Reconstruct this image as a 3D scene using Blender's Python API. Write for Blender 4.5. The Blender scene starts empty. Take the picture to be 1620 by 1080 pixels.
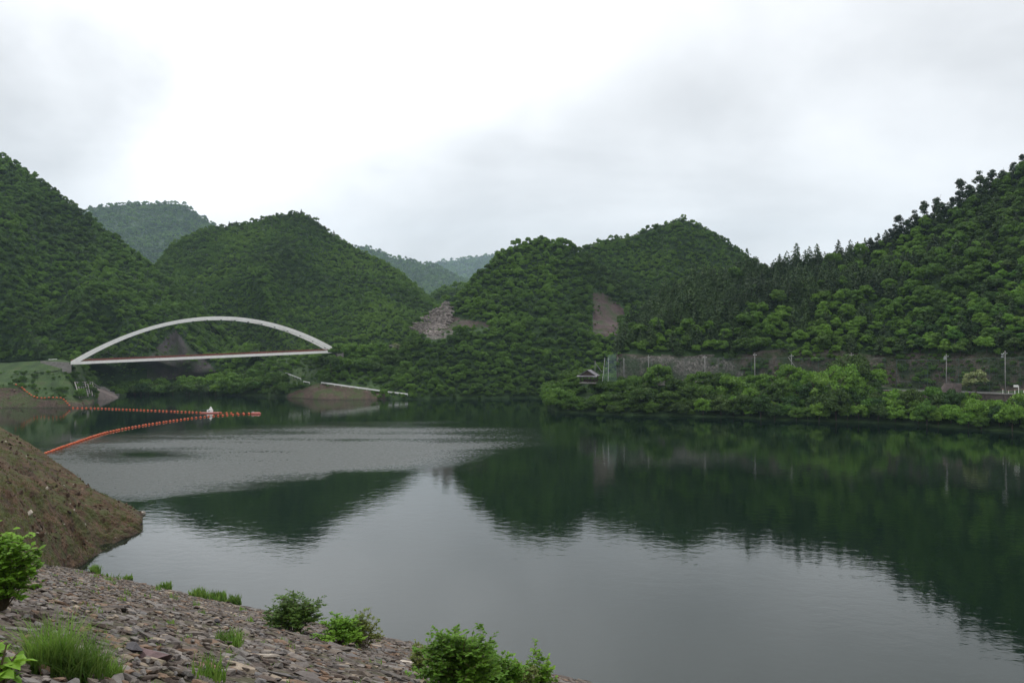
import bpy, bmesh, math, random
import numpy as np
from mathutils import Vector, Matrix, noise, Euler
random.seed(7); np.random.seed(7)
rnd = random.random
sc = bpy.context.scene
COL = sc.collection
R = math.radians

# ------------------------------------------------------------------ camera
F = 1260.0; HZ = 555.0; CH = 26.0
PITCH = math.atan((HZ - 540) / F)
cd = bpy.data.cameras.new('camera'); cam = bpy.data.objects.new('camera', cd); COL.objects.link(cam)
cd.sensor_width = 36; cd.lens = 28; cd.clip_start = 0.3; cd.clip_end = 20000
cam.location = (0, 0, CH); cam.rotation_euler = (R(90) + PITCH, 0, 0)
sc.camera = cam

# ------------------------------------------------------------------ world, sun, exposure
SUN_EL, SUN_AZ = 58.0, -22.0          # azimuth measured from +Y, negative = to the left
world = bpy.data.worlds.new('World'); sc.world = world; world.use_nodes = True
def build_world():
    nt = world.node_tree; N = nt.nodes; L = nt.links; N.clear()
    def nd(t, **k):
        n = N.new(t)
        for a, b in k.items(): setattr(n, a, b)
        return n
    def mth(op, a, b=None, clamp=False):
        n = nd('ShaderNodeMath', operation=op, use_clamp=clamp)
        for i, v in enumerate((a, b)):
            if v is None: continue
            if isinstance(v, (int, float)): n.inputs[i].default_value = v
            else: L.new(v, n.inputs[i])
        return n.outputs[0]
    out = nd('ShaderNodeOutputWorld'); bg = nd('ShaderNodeBackground')
    L.new(bg.outputs[0], out.inputs[0])
    sky = nd('ShaderNodeTexSky', sky_type='NISHITA'); sky.sun_disc = False
    sky.sun_elevation = R(SUN_EL); sky.sun_rotation = R(SUN_AZ); sky.altitude = 300
    tc = nd('ShaderNodeTexCoord')
    sep = nd('ShaderNodeSeparateXYZ'); L.new(tc.outputs['Generated'], sep.inputs[0])
    zz = mth('ADD', mth('MAXIMUM', sep.outputs[2], 0.0), 0.22)
    cx = nd('ShaderNodeCombineXYZ'); L.new(mth('DIVIDE', sep.outputs[0], zz), cx.inputs[0]); L.new(mth('DIVIDE', sep.outputs[1], zz), cx.inputs[1])
    n1 = nd('ShaderNodeTexNoise'); n1.inputs['Scale'].default_value = 1.1; n1.inputs['Detail'].default_value = 6; n1.inputs['Roughness'].default_value = .52; n1.inputs['Distortion'].default_value = .35
    L.new(cx.outputs[0], n1.inputs['Vector'])
    n2 = nd('ShaderNodeTexNoise'); n2.inputs['Scale'].default_value = 3.2; n2.inputs['Detail'].default_value = 5; n2.inputs['Roughness'].default_value = .5
    L.new(tc.outputs['Generated'], n2.inputs['Vector'])
    # wobble the direction so that cloud masses get ragged borders
    wob = nd('ShaderNodeVectorMath', operation='MULTIPLY_ADD'); L.new(n2.outputs['Color'], wob.inputs[0]); wob.inputs[1].default_value = (.42, .42, .42)
    L.new(tc.outputs['Generated'], wob.inputs[2])
    def lobe(px, py, width, amp, sx=1.0):
        d = Vector(((px - 810) / F, 1, (HZ - py) / F)); d.normalize(); d += Vector((.21, .21, .21))
        df = nd('ShaderNodeVectorMath', operation='SUBTRACT'); L.new(wob.outputs[0], df.inputs[0]); df.inputs[1].default_value = d
        sc_ = nd('ShaderNodeVectorMath', operation='MULTIPLY'); L.new(df.outputs[0], sc_.inputs[0]); sc_.inputs[1].default_value = (sx, 1, 1)
        ln = nd('ShaderNodeVectorMath', operation='LENGTH'); L.new(sc_.outputs[0], ln.inputs[0])
        q = mth('DIVIDE', ln.outputs['Value'], width); q = mth('MULTIPLY', q, q)
        return mth('MULTIPLY', mth('POWER', 2.71828, mth('MULTIPLY', q, -1.0)), amp)
    v = mth('ADD', mth('MULTIPLY', mth('SUBTRACT', n1.outputs[0], .5), .66), .69)
    v = mth('ADD', v, mth('MULTIPLY', mth('SUBTRACT', n2.outputs[0], .5), .36))
    for l in ((430, 60, .20, .40, .9), (330, 270, .16, .34, .8), (110, 110, .17, -.29, .8), (240, 150, .10, -.22, .6), (640, 250, .14, -.22, .7), (560, 120, .06, -.16, .7), (860, 90, .12, -.08, .7), (660, 0, .15, .30, .7), (900, 60, .10, .10, .7), (1030, 130, .10, -.10, .6), (1250, 300, .30, .07, .6), (1450, 80, .18, -.04, .6)):
        v = mth('ADD', v, lobe(*l))
    # an overcast sky is brighter toward the zenith than at the horizon
    v = mth('MULTIPLY', v, mth('MULTIPLY', mth('ADD', mth('MULTIPLY', mth('MAXIMUM', sep.outputs[2], 0.0), 1.7), 1.0), .82))
    col = nd('ShaderNodeCombineColor')
    L.new(mth('MULTIPLY', v, .985), col.inputs[0]); L.new(mth('MULTIPLY', v, .99), col.inputs[1]); L.new(mth('MULTIPLY', v, 1.005), col.inputs[2])
    skl = nd('ShaderNodeVectorMath', operation='SCALE'); L.new(sky.outputs[0], skl.inputs[0]); skl.inputs['Scale'].default_value = .08
    mx = nd('ShaderNodeMix', data_type='RGBA'); mx.inputs[0].default_value = .93
    L.new(skl.outputs[0], mx.inputs[6]); L.new(col.outputs[0], mx.inputs[7])
    L.new(mx.outputs[2], bg.inputs[0]); bg.inputs[1].default_value = 1.0
build_world()
sl = bpy.data.lights.new('sun', 'SUN'); sl.energy = 1.5; sl.angle = R(14); sl.color = (1, .965, .91)
sun = bpy.data.objects.new('sun', sl); COL.objects.link(sun)
_el, _az = R(SUN_EL), R(SUN_AZ)
sdir = Vector((math.sin(_az) * math.cos(_el), math.cos(_az) * math.cos(_el), math.sin(_el)))
sun.rotation_euler = (-sdir).to_track_quat('-Z', 'Y').to_euler()
sc.view_settings.view_transform = 'Standard'; sc.view_settings.look = 'None'
sc.view_settings.exposure = 0.30; sc.view_settings.gamma = 1.0; sc.view_settings.use_curve_mapping = False
sc.cycles.max_bounces = 6; sc.cycles.diffuse_bounces = 3; sc.cycles.glossy_bounces = 3
sc.cycles.transmission_bounces = 3; sc.cycles.volume_bounces = 0; sc.cycles.transparent_max_bounces = 8
sc.cycles.use_denoising = True

# ------------------------------------------------------------------ helpers
def ray(px, py):
    cx = (px - 810) / F; cz = (540 - py) / F
    y = math.cos(PITCH) - cz * math.sin(PITCH); z = math.sin(PITCH) + cz * math.cos(PITCH)
    return cx / y, z / y
def P(px, py, D):
    a, b = ray(px, py); return Vector((a * D, D, CH + b * D))
def W(px, py, z=0.0):
    a, b = ray(px, py); D = (z - CH) / b; return Vector((a * D, D, z))
def proj(v):
    x, y, z = v[0], v[1], v[2] - CH
    c, s = math.cos(PITCH), math.sin(PITCH)
    yy = y * c + z * s; zz = -y * s + z * c
    return 810 + x / yy * F, 540 - zz / yy * F
def inpoly(x, y, poly):
    ins = False; n = len(poly); j = n - 1
    for i in range(n):
        xi, yi = poly[i]; xj, yj = poly[j]
        if (yi > y) != (yj > y) and x < (xj - xi) * (y - yi) / (yj - yi) + xi: ins = not ins
        j = i
    return ins
def tag(o, label=None, cat=None, group=None, kind=None):
    if label: o['label'] = label
    if cat: o['category'] = cat
    if group: o['group'] = group
    if kind: o['kind'] = kind
    return o
def link(name, me, mat=None, parent=None, loc=None):
    o = bpy.data.objects.new(name, me); COL.objects.link(o)
    if mat is not None and me is not None:
        if len(me.materials) == 0:
            for m in (mat if isinstance(mat, (list, tuple)) else [mat]): me.materials.append(m)
    if parent is not None: o.parent = parent
    if loc is not None: o.location = loc
    return o
def empty(name, loc=(0, 0, 0), rz=0, label=None, cat=None, group=None):
    o = bpy.data.objects.new(name, None); COL.objects.link(o); o.location = loc; o.rotation_euler = (0, 0, rz)
    o.empty_display_size = .5
    return tag(o, label, cat, group)
def mesh_from(name, V, Fc, smooth=False, mi=None):
    me = bpy.data.meshes.new(name)
    V = np.asarray(V, dtype=np.float32)
    if isinstance(Fc, np.ndarray):
        nf, k = Fc.shape
        me.vertices.add(len(V)); me.vertices.foreach_set('co', V.ravel())
        me.loops.add(nf * k); me.loops.foreach_set('vertex_index', Fc.astype(np.int32).ravel())
        me.polygons.add(nf); me.polygons.foreach_set('loop_start', np.arange(0, nf * k, k, dtype=np.int32))
        me.polygons.foreach_set('loop_total', np.full(nf, k, dtype=np.int32))
        me.update(calc_edges=True)
    else:
        me.from_pydata([tuple(v) for v in V], [], Fc)
    if smooth: me.polygons.foreach_set('use_smooth', [True] * len(me.polygons))
    if mi is not None: me.polygons.foreach_set('material_index', np.asarray(mi, dtype=np.int32))
    me.update()
    return me
class MB:
    """collects simple solids into one mesh"""
    def __init__(s): s.V = []; s.F = []
    def box(s, c, sz, M=None, taper=1.0):
        b = len(s.V); x, y, z = sz[0] / 2, sz[1] / 2, sz[2] / 2
        for k, (i, j) in ((-1, (-1, -1)), (-1, (1, -1)), (-1, (1, 1)), (-1, (-1, 1)), (1, (-1, -1)), (1, (1, -1)), (1, (1, 1)), (1, (-1, 1))):
            t = taper if k > 0 else 1
            v = Vector((i * x * t, j * y * t, k * z))
            if M is not None: v = M @ v
            s.V.append(v + Vector(c))
        for f in ((0, 3, 2, 1), (4, 5, 6, 7), (0, 1, 5, 4), (1, 2, 6, 5), (2, 3, 7, 6), (3, 0, 4, 7)): s.F.append([b + q for q in f])
        return s
    def tube(s, pts, r, n=6, r2=None, cap=True):
        pts = [Vector(p) for p in pts]; b = len(s.V); m = len(pts)
        for i, p in enumerate(pts):
            d = (pts[min(i + 1, m - 1)] - pts[max(i - 1, 0)]).normalized()
            a = d.cross(Vector((0, 0, 1)))
            if a.length < 1e-3: a = d.cross(Vector((1, 0, 0)))
            a.normalize(); c = d.cross(a)
            rr = r if r2 is None else r + (r2 - r) * i / max(m - 1, 1)
            for k in range(n):
                t = 2 * math.pi * k / n; s.V.append(p + (a * math.cos(t) + c * math.sin(t)) * rr)
        for i in range(m - 1):
            for k in range(n):
                q = (k + 1) % n; s.F.append([b + i * n + k, b + i * n + q, b + (i + 1) * n + q, b + (i + 1) * n + k])
        if cap: s.F.append([b + k for k in range(n)][::-1]); s.F.append([b + (m - 1) * n + k for k in range(n)])
        return s
    def bar(s, p0, p1, w, h):
        """rectangular bar from p0 to p1"""
        p0 = Vector(p0); p1 = Vector(p1); d = (p1 - p0); l = d.length; d.normalize()
        a = d.cross(Vector((0, 0, 1)))
        if a.length < 1e-3: a = Vector((1, 0, 0))
        a.normalize(); u = a.cross(d)
        M = Matrix((a, d, u)).transposed()
        return s.box((p0 + p1) / 2, (w, l, h), M)
    def lathe(s, prof, c=(0, 0, 0), n=10):
        b = len(s.V)
        for r, z in prof:
            for k in range(n):
                t = 2 * math.pi * k / n; s.V.append(Vector((c[0] + r * math.cos(t), c[1] + r * math.sin(t), c[2] + z)))
        for i in range(len(prof) - 1):
            for k in range(n):
                q = (k + 1) % n; s.F.append([b + i * n + k, b + i * n + q, b + (i + 1) * n + q, b + (i + 1) * n + k])
        return s
    def mesh(s, name, smooth=False): return mesh_from(name, s.V, s.F, smooth)
    def build(s, name, mat, parent=None, smooth=False, loc=None): return link(name, s.mesh(name, smooth), mat, parent, loc)

# ------------------------------------------------------------------ materials
def material(name, build):
    m = bpy.data.materials.new(name); m.use_nodes = True; nt = m.node_tree; nt.nodes.clear()
    out = nt.nodes.new('ShaderNodeOutputMaterial')
    class K: pass
    k = K(); k.nt = nt; k.out = out
    def nd(t, ins=None, **kw):
        n = nt.nodes.new(t)
        for a, b in kw.items(): setattr(n, a, b)
        for a, b in (ins or {}).items():
            if isinstance(b, bpy.types.NodeSocket): nt.links.new(b, n.inputs[a])
            else: n.inputs[a].default_value = b
        return n
    k.nd = nd
    def mix(f, a, b):
        n = nd('ShaderNodeMix', data_type='RGBA')
        for i, v in ((0, f), (6, a), (7, b)):
            if isinstance(v, bpy.types.NodeSocket): nt.links.new(v, n.inputs[i])
            else: n.inputs[i].default_value = v if i == 0 else (*v, 1)
        return n.outputs[2]
    k.mix = mix
    def noi(scale, detail=4, rough=.55, vec=None, dist=0):
        n = nd('ShaderNodeTexNoise', {'Scale': scale, 'Detail': detail, 'Roughness': rough, 'Distortion': dist})
        if vec is not None: nt.links.new(vec, n.inputs['Vector'])
        return n.outputs[0]
    k.noi = noi
    def ramp(f, stops, interp='LINEAR'):
        n = nd('ShaderNodeValToRGB'); n.color_ramp.interpolation = interp; nt.links.new(f, n.inputs[0])
        e = n.color_ramp.elements
        while len(e) < len(stops): e.new(.5)
        for i, (p, c) in enumerate(stops):
            e[i].position = p; e[i].color = (*c, 1) if isinstance(c, tuple) else (c, c, c, 1)
        return n.outputs[0]
    k.ramp = ramp
    def math_(op, a, b=0.0, clamp=False):
        n = nd('ShaderNodeMath', operation=op, use_clamp=clamp)
        for i, v in enumerate((a, b)):
            if isinstance(v, bpy.types.NodeSocket): nt.links.new(v, n.inputs[i])
            else: n.inputs[i].default_value = v
        return n.outputs[0]
    k.math = math_
    k.pos = nd('ShaderNodeNewGeometry')
    def bump(h, strength, dist):
        return nd('ShaderNodeBump', {'Height': h, 'Strength': strength, 'Distance': dist}).outputs[0]
    k.bump = bump
    def pbr(col, rough=.8, normal=None, metal=0.0, spec=.3, **kw):
        n = nd('ShaderNodeBsdfPrincipled', {'Roughness': rough, 'Metallic': metal, 'Specular IOR Level': spec})
        if isinstance(col, bpy.types.NodeSocket): nt.links.new(col, n.inputs['Base Color'])
        else: n.inputs['Base Color'].default_value = (*col, 1)
        if normal is not None: nt.links.new(normal, n.inputs['Normal'])
        for a, b in kw.items():
            if isinstance(b, bpy.types.NodeSocket): nt.links.new(b, n.inputs[a])
            else: n.inputs[a].default_value = b
        return n.outputs[0]
    k.pbr = pbr
    sh = build(k)
    nt.links.new(sh, out.inputs[0])
    return m
def simple(name, col, rough=.7, var=.25, scale=3.0, metal=0, bump=.0):
    def b(k):
        n = k.noi(scale, 5, .6, k.pos.outputs['Position'])
        c = k.mix(k.ramp(n, [(.3, 0.0), (.72, 1.0)]), tuple(x * (1 - var) for x in col), tuple(min(1, x * (1 + var * .6)) for x in col))
        return k.pbr(c, rough, k.bump(n, bump, .1) if bump else None, metal)
    return material(name, b)
def leafmat(name, c_dark, c_mid, c_lite, wscale=.012, trans=.35, yellow=(.10, .12, .02)):
    """leaf tissue: species patches by place, a tone per plant and per leaf clump"""
    def b(k):
        pos = k.pos.outputs['Position']
        oi = k.nd('ShaderNodeObjectInfo')
        w = k.noi(wscale, 4, .6, pos)
        base = k.ramp(w, [(.38, c_dark), (.49, c_mid), (.60, c_lite)])
        r = oi.outputs['Random']
        base = k.mix(k.math('MULTIPLY', k.ramp(r, [(.0, 0.0), (.35, 0.0), (1.0, 1.0)]), .60), base, c_lite)
        base = k.mix(k.ramp(r, [(.0, .62), (.16, .45), (.22, 0.0)]), base, c_dark)
        isl = k.pos.outputs['Random Per Island']
        base = k.mix(k.math('MULTIPLY', isl, .30), base, yellow)
        sh = k.pbr(base, .62, None, 0, .25)
        tr = k.nd('ShaderNodeBsdfTranslucent'); k.nt.links.new(base, tr.inputs[0])
        m = k.nd('ShaderNodeMixShader', {0: trans}); k.nt.links.new(sh, m.inputs[1]); k.nt.links.new(tr.outputs[0], m.inputs[2])
        return m.outputs[0]
    return material(name, b)

M = {}
M['leaf'] = leafmat('broadleaf_leaves', (.028, .066, .012), (.066, .156, .019), (.130, .262, .028))
M['leaf_far'] = leafmat('far_broadleaf_leaves', (.038, .090, .023), (.082, .182, .032), (.145, .270, .042), .012)
M['conifer'] = leafmat('conifer_needles', (.014, .036, .012), (.028, .064, .017), (.052, .105, .024), .02, .15, (.065, .075, .02))
M['pine'] = leafmat('pine_needles', (.014, .034, .014), (.022, .050, .018), (.034, .070, .022), .02, .1, (.04, .035, .02))
M['leaf_pale'] = leafmat('blossoming_leaves', (.16, .21, .08), (.24, .28, .12), (.34, .36, .19), .05, .3, (.30, .30, .15))
M['leaf_near'] = leafmat('shrub_leaves', (.07, .165, .012), (.115, .26, .018), (.18, .35, .025), .5, .4, (.16, .24, .03))
M['grass'] = leafmat('grass_blades', (.05, .12, .015), (.09, .20, .025), (.15, .28, .04), .8, .4, (.26, .26, .08))
M['bark'] = simple('bark', (.075, .058, .045), .9, .5, 8, bump=.5)
def _floor(k):
    n = k.noi(.25, 6, .6, k.pos.outputs['Position'])
    return k.pbr(k.ramp(n, [(.35, (.016, .036, .010)), (.6, (.030, .062, .015)), (.8, (.040, .055, .018))]), .95, k.bump(n, .6, 2.0))
M['floor'] = material('forest_floor', _floor)
def _grassy(k):
    p = k.pos.outputs['Position']
    n = k.noi(.13, 6, .65, p); f = k.noi(1.7, 5, .7, p)
    c = k.ramp(n, [(.34, (.018, .036, .010)), (.48, (.036, .080, .016)), (.58, (.058, .105, .022)), (.70, (.085, .080, .045))])
    c = k.mix(k.ramp(f, [(.38, 0.0), (.60, .85)]), c, (.020, .036, .010))
    return k.pbr(c, .95, k.bump(f, .8, .8))
M['grassy'] = material('meadow_slope', _grassy)
def _earth(c1, c2, c3, g, gs=.33, ss=.7):
    def f(k):
        p = k.pos.outputs['Position']
        n = k.noi(ss, 8, .68, p); m = k.noi(gs, 5, .7, p, .5); d = k.noi(4.0, 5, .7, p)
        vor = k.nd('ShaderNodeTexVoronoi', {'Scale': 2.2, 'Randomness': 1.0}); k.nt.links.new(p, vor.inputs['Vector'])
        c = k.ramp(n, [(.32, c1), (.5, c2), (.68, c3)])
        c = k.mix(k.ramp(d, [(.60, 0.0), (.72, .5)]), c, tuple(min(1, q * 1.9) for q in c3))
        c = k.mix(k.ramp(d, [(.28, .75), (.42, 0.0)]), c, tuple(q * .35 for q in c1))
        if g: c = k.mix(k.ramp(m, [(.46, 0.0), (.58, .8)]), c, g)
        sp = k.nd('ShaderNodeSeparateXYZ', {0: p}); wet = k.ramp(k.math('ADD', k.math('MULTIPLY', sp.outputs[2], .6), k.math('MULTIPLY', n, .35)), [(.30, .65), (.62, 0.0)])
        c = k.mix(wet, c, tuple(q * .35 for q in c2))
        h = k.math('ADD', k.math('MULTIPLY', n, 1.0), k.math('MULTIPLY', vor.outputs['Distance'], .35))
        return k.pbr(c, .95, k.bump(h, .9, .8))
    return f
M['earth'] = material('brown_earth', _earth((.022, .012, .006), (.064, .036, .019), (.115, .070, .040), (.046, .058, .012), .35, .5))
M['redearth'] = material('red_brown_bank', _earth((.042, .027, .021), (.076, .049, .038), (.115, .080, .064), (.05, .075, .02), .15))
M['scree'] = material('bare_shotcrete_slope', _earth((.055, .050, .050), (.078, .068, .068), (.105, .092, .09), (.05, .075, .03), .06, .2))
M['purple'] = material('bare_purple_slope', _earth((.050, .034, .033), (.072, .048, .046), (.098, .070, .064), (.03, .05, .015), .1, .2))
def _rock(k):
    p = k.pos.outputs['Position']
    mp = k.nd('ShaderNodeMapping'); mp.inputs['Scale'].default_value = (.9, .9, .7); mp.inputs['Rotation'].default_value = (.5, .6, 0); k.nt.links.new(p, mp.inputs[0])
    n = k.noi(1.0, 8, .7, mp.outputs[0], .6); m = k.noi(.12, 5, .6, p)
    c = k.ramp(n, [(.30, (.030, .028, .024)), (.45, (.085, .078, .068)), (.58, (.19, .175, .155)), (.75, (.30, .28, .25))])
    c = k.mix(k.ramp(m, [(.46, 0.0), (.58, .85)]), c, (.030, .055, .018))
    return k.pbr(c, .9, k.bump(n, 1.0, 1.5))
M['rock'] = material('cliff_rock', _rock)
def _darkrock(k):
    p = k.pos.outputs['Position']
    n = k.noi(.5, 8, .7, p, .6); m = k.noi(.16, 5, .6, p)
    c = k.ramp(n, [(.30, (.04, .032, .028)), (.5, (.085, .068, .056)), (.8, (.17, .14, .115))])
    c = k.mix(k.ramp(m, [(.42, 0.0), (.55, .85)]), c, (.028, .05, .014))
    return k.pbr(c, .9, k.bump(n, 1.0, 1.5))
M['darkrock'] = material('overgrown_cliff', _darkrock)
def _stone(k):
    p = k.pos.outputs['Position']; isl = k.pos.outputs['Random Per Island']
    c = k.ramp(isl, [(.0, (.115, .10, .092)), (.16, (.165, .150, .138)), (.30, (.098, .074, .060)), (.42, (.132, .108, .086)), (.54, (.19, .165, .145)),
                     (.66, (.072, .055, .045)), (.76, (.165, .105, .068)), (.86, (.125, .118, .115)), (.94, (.27, .22, .165)), (1.0, (.095, .07, .058))], 'CONSTANT')
    n = k.noi(3.5, 8, .7, p); l = k.noi(.9, 5, .65, p)
    c = k.mix(k.ramp(n, [(.35, .55), (.55, 0.0)]), c, (.055, .042, .036))
    c = k.mix(k.ramp(n, [(.58, 0.0), (.75, .45)]), c, (.30, .27, .24))
    c = k.mix(k.ramp(l, [(.56, 0.0), (.68, .5)]), c, (.10, .095, .045))
    return k.pbr(c, .88, k.bump(n, .7, .12))
M['stone'] = material('riprap_stone', _stone)
def _gravel(k):
    p = k.pos.outputs['Position']
    v = k.nd('ShaderNodeTexVoronoi', {'Scale': 5.0}); k.nt.links.new(p, v.inputs['Vector'])
    n = k.noi(.8, 6, .65, p); f = k.noi(14, 4, .7, p)
    c = k.ramp(v.outputs['Color'], [(.2, (.055, .04, .034)), (.5, (.12, .09, .075)), (.8, (.19, .16, .14))])
    c = k.mix(k.ramp(v.outputs['Distance'], [(.25, 0.0), (.6, .8)]), c, (.03, .022, .018))
    c = k.mix(k.ramp(n, [(.47, 0.0), (.60, .7)]), c, (.060, .062, .024))
    return k.pbr(c, .95, k.bump(k.math('ADD', k.math('MULTIPLY', v.outputs['Distance'], -1.0), k.math('MULTIPLY', f, .4)), .9, .12))
M['gravel'] = material('gravel_between_stones', _gravel)
M['white_steel'] = simple('white_painted_steel', (.82, .81, .78), .5, .10, .6)
M['rail_red'] = simple('brown_red_painted_steel', (.20, .065, .050), .6, .2, 2)
M['deck'] = simple('asphalt', (.06, .06, .06), .9, .3, 2)
M['concrete'] = simple('weathered_concrete', (.24, .225, .21), .9, .30, .9, bump=.3)
M['darkconcrete'] = simple('stained_concrete', (.115, .092, .086), .9, .45, .5, bump=.3)
M['pole'] = simple('pole_concrete', (.25, .245, .24), .8, .2, 2)
M['galv'] = simple('galvanised_steel', (.36, .38, .38), .5, .2, 2, .5)
M['net'] = simple('green_grey_net_wire', (.07, .12, .105), .6, .2, 2)
M['cable'] = simple('cable_steel', (.14, .15, .15), .5, .2, 1, .4)
M['orange'] = simple('orange_float_plastic', (.50, .092, .025), .5, .35, 2.5)
M['orange_dark'] = simple('dark_red_rope', (.16, .035, .02), .8, .3, 4)
M['raftred'] = simple('faded_red_float', (.45, .13, .10), .5, .25, 1.5)
M['white'] = simple('white_paint', (.78, .78, .76), .5, .08, 2)
M['roof'] = simple('grey_metal_roof', (.15, .14, .155), .6, .15, 3)
M['wood'] = simple('dark_timber', (.06, .042, .032), .8, .4, 5)
M['signorange'] = simple('orange_sheet', (.55, .13, .03), .6, .2, 2)
M['litter'] = simple('white_plastic', (.8, .8, .78), .4, .05, 2)
M['stem'] = simple('green_brown_stem', (.10, .075, .04), .8, .3, 20)

def _water(k):
    g = k.pos
    at = k.nd('ShaderNodeAttribute', attribute_name='ripple')
    mp = k.nd('ShaderNodeMapping'); mp.inputs['Scale'].default_value = (1.0, 1.25, 1.0); mp.inputs['Rotation'].default_value = (0, 0, .25)
    k.nt.links.new(g.outputs['Position'], mp.inputs[0])
    fine = k.noi(1.5, 3, .6, mp.outputs[0]); mid = k.noi(.42, 3, .55, mp.outputs[0], .4); slow = k.noi(.05, 2, .5, mp.outputs[0])
    grit = k.noi(.9, 4, .8, g.outputs['Position'], .3)
    raw = k.math('ADD', at.outputs['Fac'], k.math('MULTIPLY', k.math('MULTIPLY', k.math('SUBTRACT', grit, .5), 2.4), k.math('MINIMUM', k.math('MULTIPLY', at.outputs['Fac'], 3.0), 1.0)))
    mr = k.nd('ShaderNodeMapRange', {'Value': raw, 'From Min': .0, 'From Max': 1.25, 'To Min': 0.0, 'To Max': 1.0}); mr.interpolation_type = 'SMOOTHSTEP'
    amp = mr.outputs[0]
    # wave height: calm swell everywhere, wind ripples where the gusts touch the water
    h1 = k.math('MULTIPLY', mid, k.math('ADD', k.math('MULTIPLY', amp, .030), .017))
    h2 = k.math('MULTIPLY', fine, k.math('ADD', k.math('MULTIPLY', amp, .012), .0040))
    h = k.math('ADD', k.math('ADD', h1, h2), k.math('MULTIPLY', slow, .03))
    b = k.bump(h, 1.0, 1.0)
    rough = k.math('ADD', k.math('MULTIPLY', amp, .50), .012)
    n = k.nd('ShaderNodeBsdfPrincipled', {'Base Color': (.003, .009, .005, 1), 'IOR': 1.42, 'Specular IOR Level': .5})
    k.nt.links.new(rough, n.inputs['Roughness']); k.nt.links.new(b, n.inputs['Normal'])
    return n.outputs[0]
M['water'] = material('lake_water', _water)

# ------------------------------------------------------------------ hills (lofted between image outlines at their own distances)
def fbm(x, y, z=0, o=4):
    return noise.fractal(Vector((x, y, z)), .9, 2.1, o)
def ridged(x, y, z=0):
    return 1 - abs(noise.noise(Vector((x, y, z)))) * 2
HILLS = {}
def loft(name, cols, nx, ny, mats, zone=None, amp=3.0, nsc=.02, fold=0.0, fsc=(3.0, 1.2), tree_h=0.0, back=((70, .55), (170, .0)), seed=0.0, rowsplit=None, sink=5):
    """cols: (px, [(py, D) from shore to ridge]); returns world grid"""
    pxs = np.array([c[0] for c in cols], float); K = len(cols[0][1])
    PY = np.array([[q[0] for q in c[1]] for c in cols], float); DD = np.array([[q[1] for q in c[1]] for c in cols], float)
    xs = np.linspace(pxs[0], pxs[-1], nx)
    if rowsplit is None: rowsplit = [ny // (K - 1)] * (K - 1)
    vs = np.concatenate([np.linspace(i, i + 1, n, endpoint=False) for i, n in enumerate(rowsplit)] + [[K - 1]])
    grid = []
    for v in vs:
        row = []
        i = min(int(v), K - 2); f = v - i; vn = v / (K - 1)
        for x in xs:
            py = np.interp(x, pxs, PY[:, i]) * (1 - f) + np.interp(x, pxs, PY[:, i + 1]) * f
            D = np.interp(x, pxs, DD[:, i]) * (1 - f) + np.interp(x, pxs, DD[:, i + 1]) * f
            top = max(0, (v - (K - 2))) if K > 2 else v
            py2 = py + tree_h * F / D * min(1, top * 1.5 if v > 0 else 0)
            w = math.sin(math.pi * min(1, vn * 1.02)) ** .7 if 0 < vn < 1 else 0
            if fold: D = D - fold * w * vn ** .8 * 1.15 * (ridged(x / 1000 * fsc[0] + seed, vn * fsc[1] + x / 1000, seed) - .4)
            p = P(x, py2, D)
            a = amp * (w + (.25 if vn >= 1 else 0)) if vn > 0 else amp * .0
            n_ = fbm(p.x * nsc + seed, p.y * nsc, p.z * nsc)
            p.z += a * n_; p.y += -a * .5 * n_
            row.append(p)
        grid.append(row)
    # foot under the water / ground, back slope behind the ridge
    foot = [Vector((p.x * .985, p.y * .985, min(p.z, 0) - sink)) for p in grid[0]]
    rows = [foot] + grid
    for dd, fz in back:
        rows.append([Vector((p.x * (1 + dd / p.y), p.y + dd, (p.z * fz + fbm(p.x * .01, (p.y + dd) * .01) * 6 if fz > 0 else -6))) for p in grid[-1]])
    nr = len(rows); V = [v for r in rows for v in r]
    Fc = []; mi = []
    for j in range(nr - 1):
        for i in range(nx - 1):
            Fc.append((j * nx + i, j * nx + i + 1, (j + 1) * nx + i + 1, (j + 1) * nx + i))
            z = 0
            if zone:
                c = (rows[j][i] + rows[j + 1][i + 1]) / 2; z = zone(*proj(c), j)
            mi.append(z)
    me = mesh_from(name, V, np.array(Fc), True, mi)
    o = link(name, me, mats); tag(o, kind='structure')
    HILLS[name] = dict(rows=rows, nx=nx, nr=nr, nback=len(back), mi=np.array(mi).reshape(nr - 1, nx - 1))
    return o

# shore / outline tables, photograph pixels
def wd(y): return CH * F / (y - HZ)

RH = []   # right hill: shore, bank top, road back, cliff top, shoulder, ridge
for px, ys, ycl, yr, dr in ((975, 656, 566, 556, 18), (985, 656, 566, 520, 30), (1000, 657, 567, 495, 36), (1020, 657, 568, 475, 42), (1060, 658, 568, 442, 50), (1110, 659, 566, 422, 54), (1160, 660, 562, 410, 58), (1210, 663, 563, 403, 62),
                            (1290, 666, 565, 388, 70), (1380, 669, 566, 372, 75), (1430, 671, 566, 352, 78), (1500, 676, 566, 318, 80), (1560, 680, 565, 285, 82), (1620, 684, 563, 243, 84), (1750, 692, 560, 170, 88), (1950, 705, 556, 110, 92)):
    d0 = wd(ys); d1 = d0 + 20; z1 = 11.0
    yroad = HZ + (CH - z1) / d1 * F; ycb = HZ + (CH - z1 - .5) / (d1 + 9) * F
    dc = d1 + 14
    ym = ycl + (yr - ycl) * .55
    RH.append((px, [(ys, d0), (yroad, d1), (ycb, d1 + 9), (ycl, dc), (ym, dc + dr * .45), (yr, dc + dr)]))
CLIFF_GREY = [(955, 560), (985, 560), (1010, 566), (1050, 560), (1120, 562), (1160, 566), (1180, 600), (1180, 612), (955, 612)]
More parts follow.
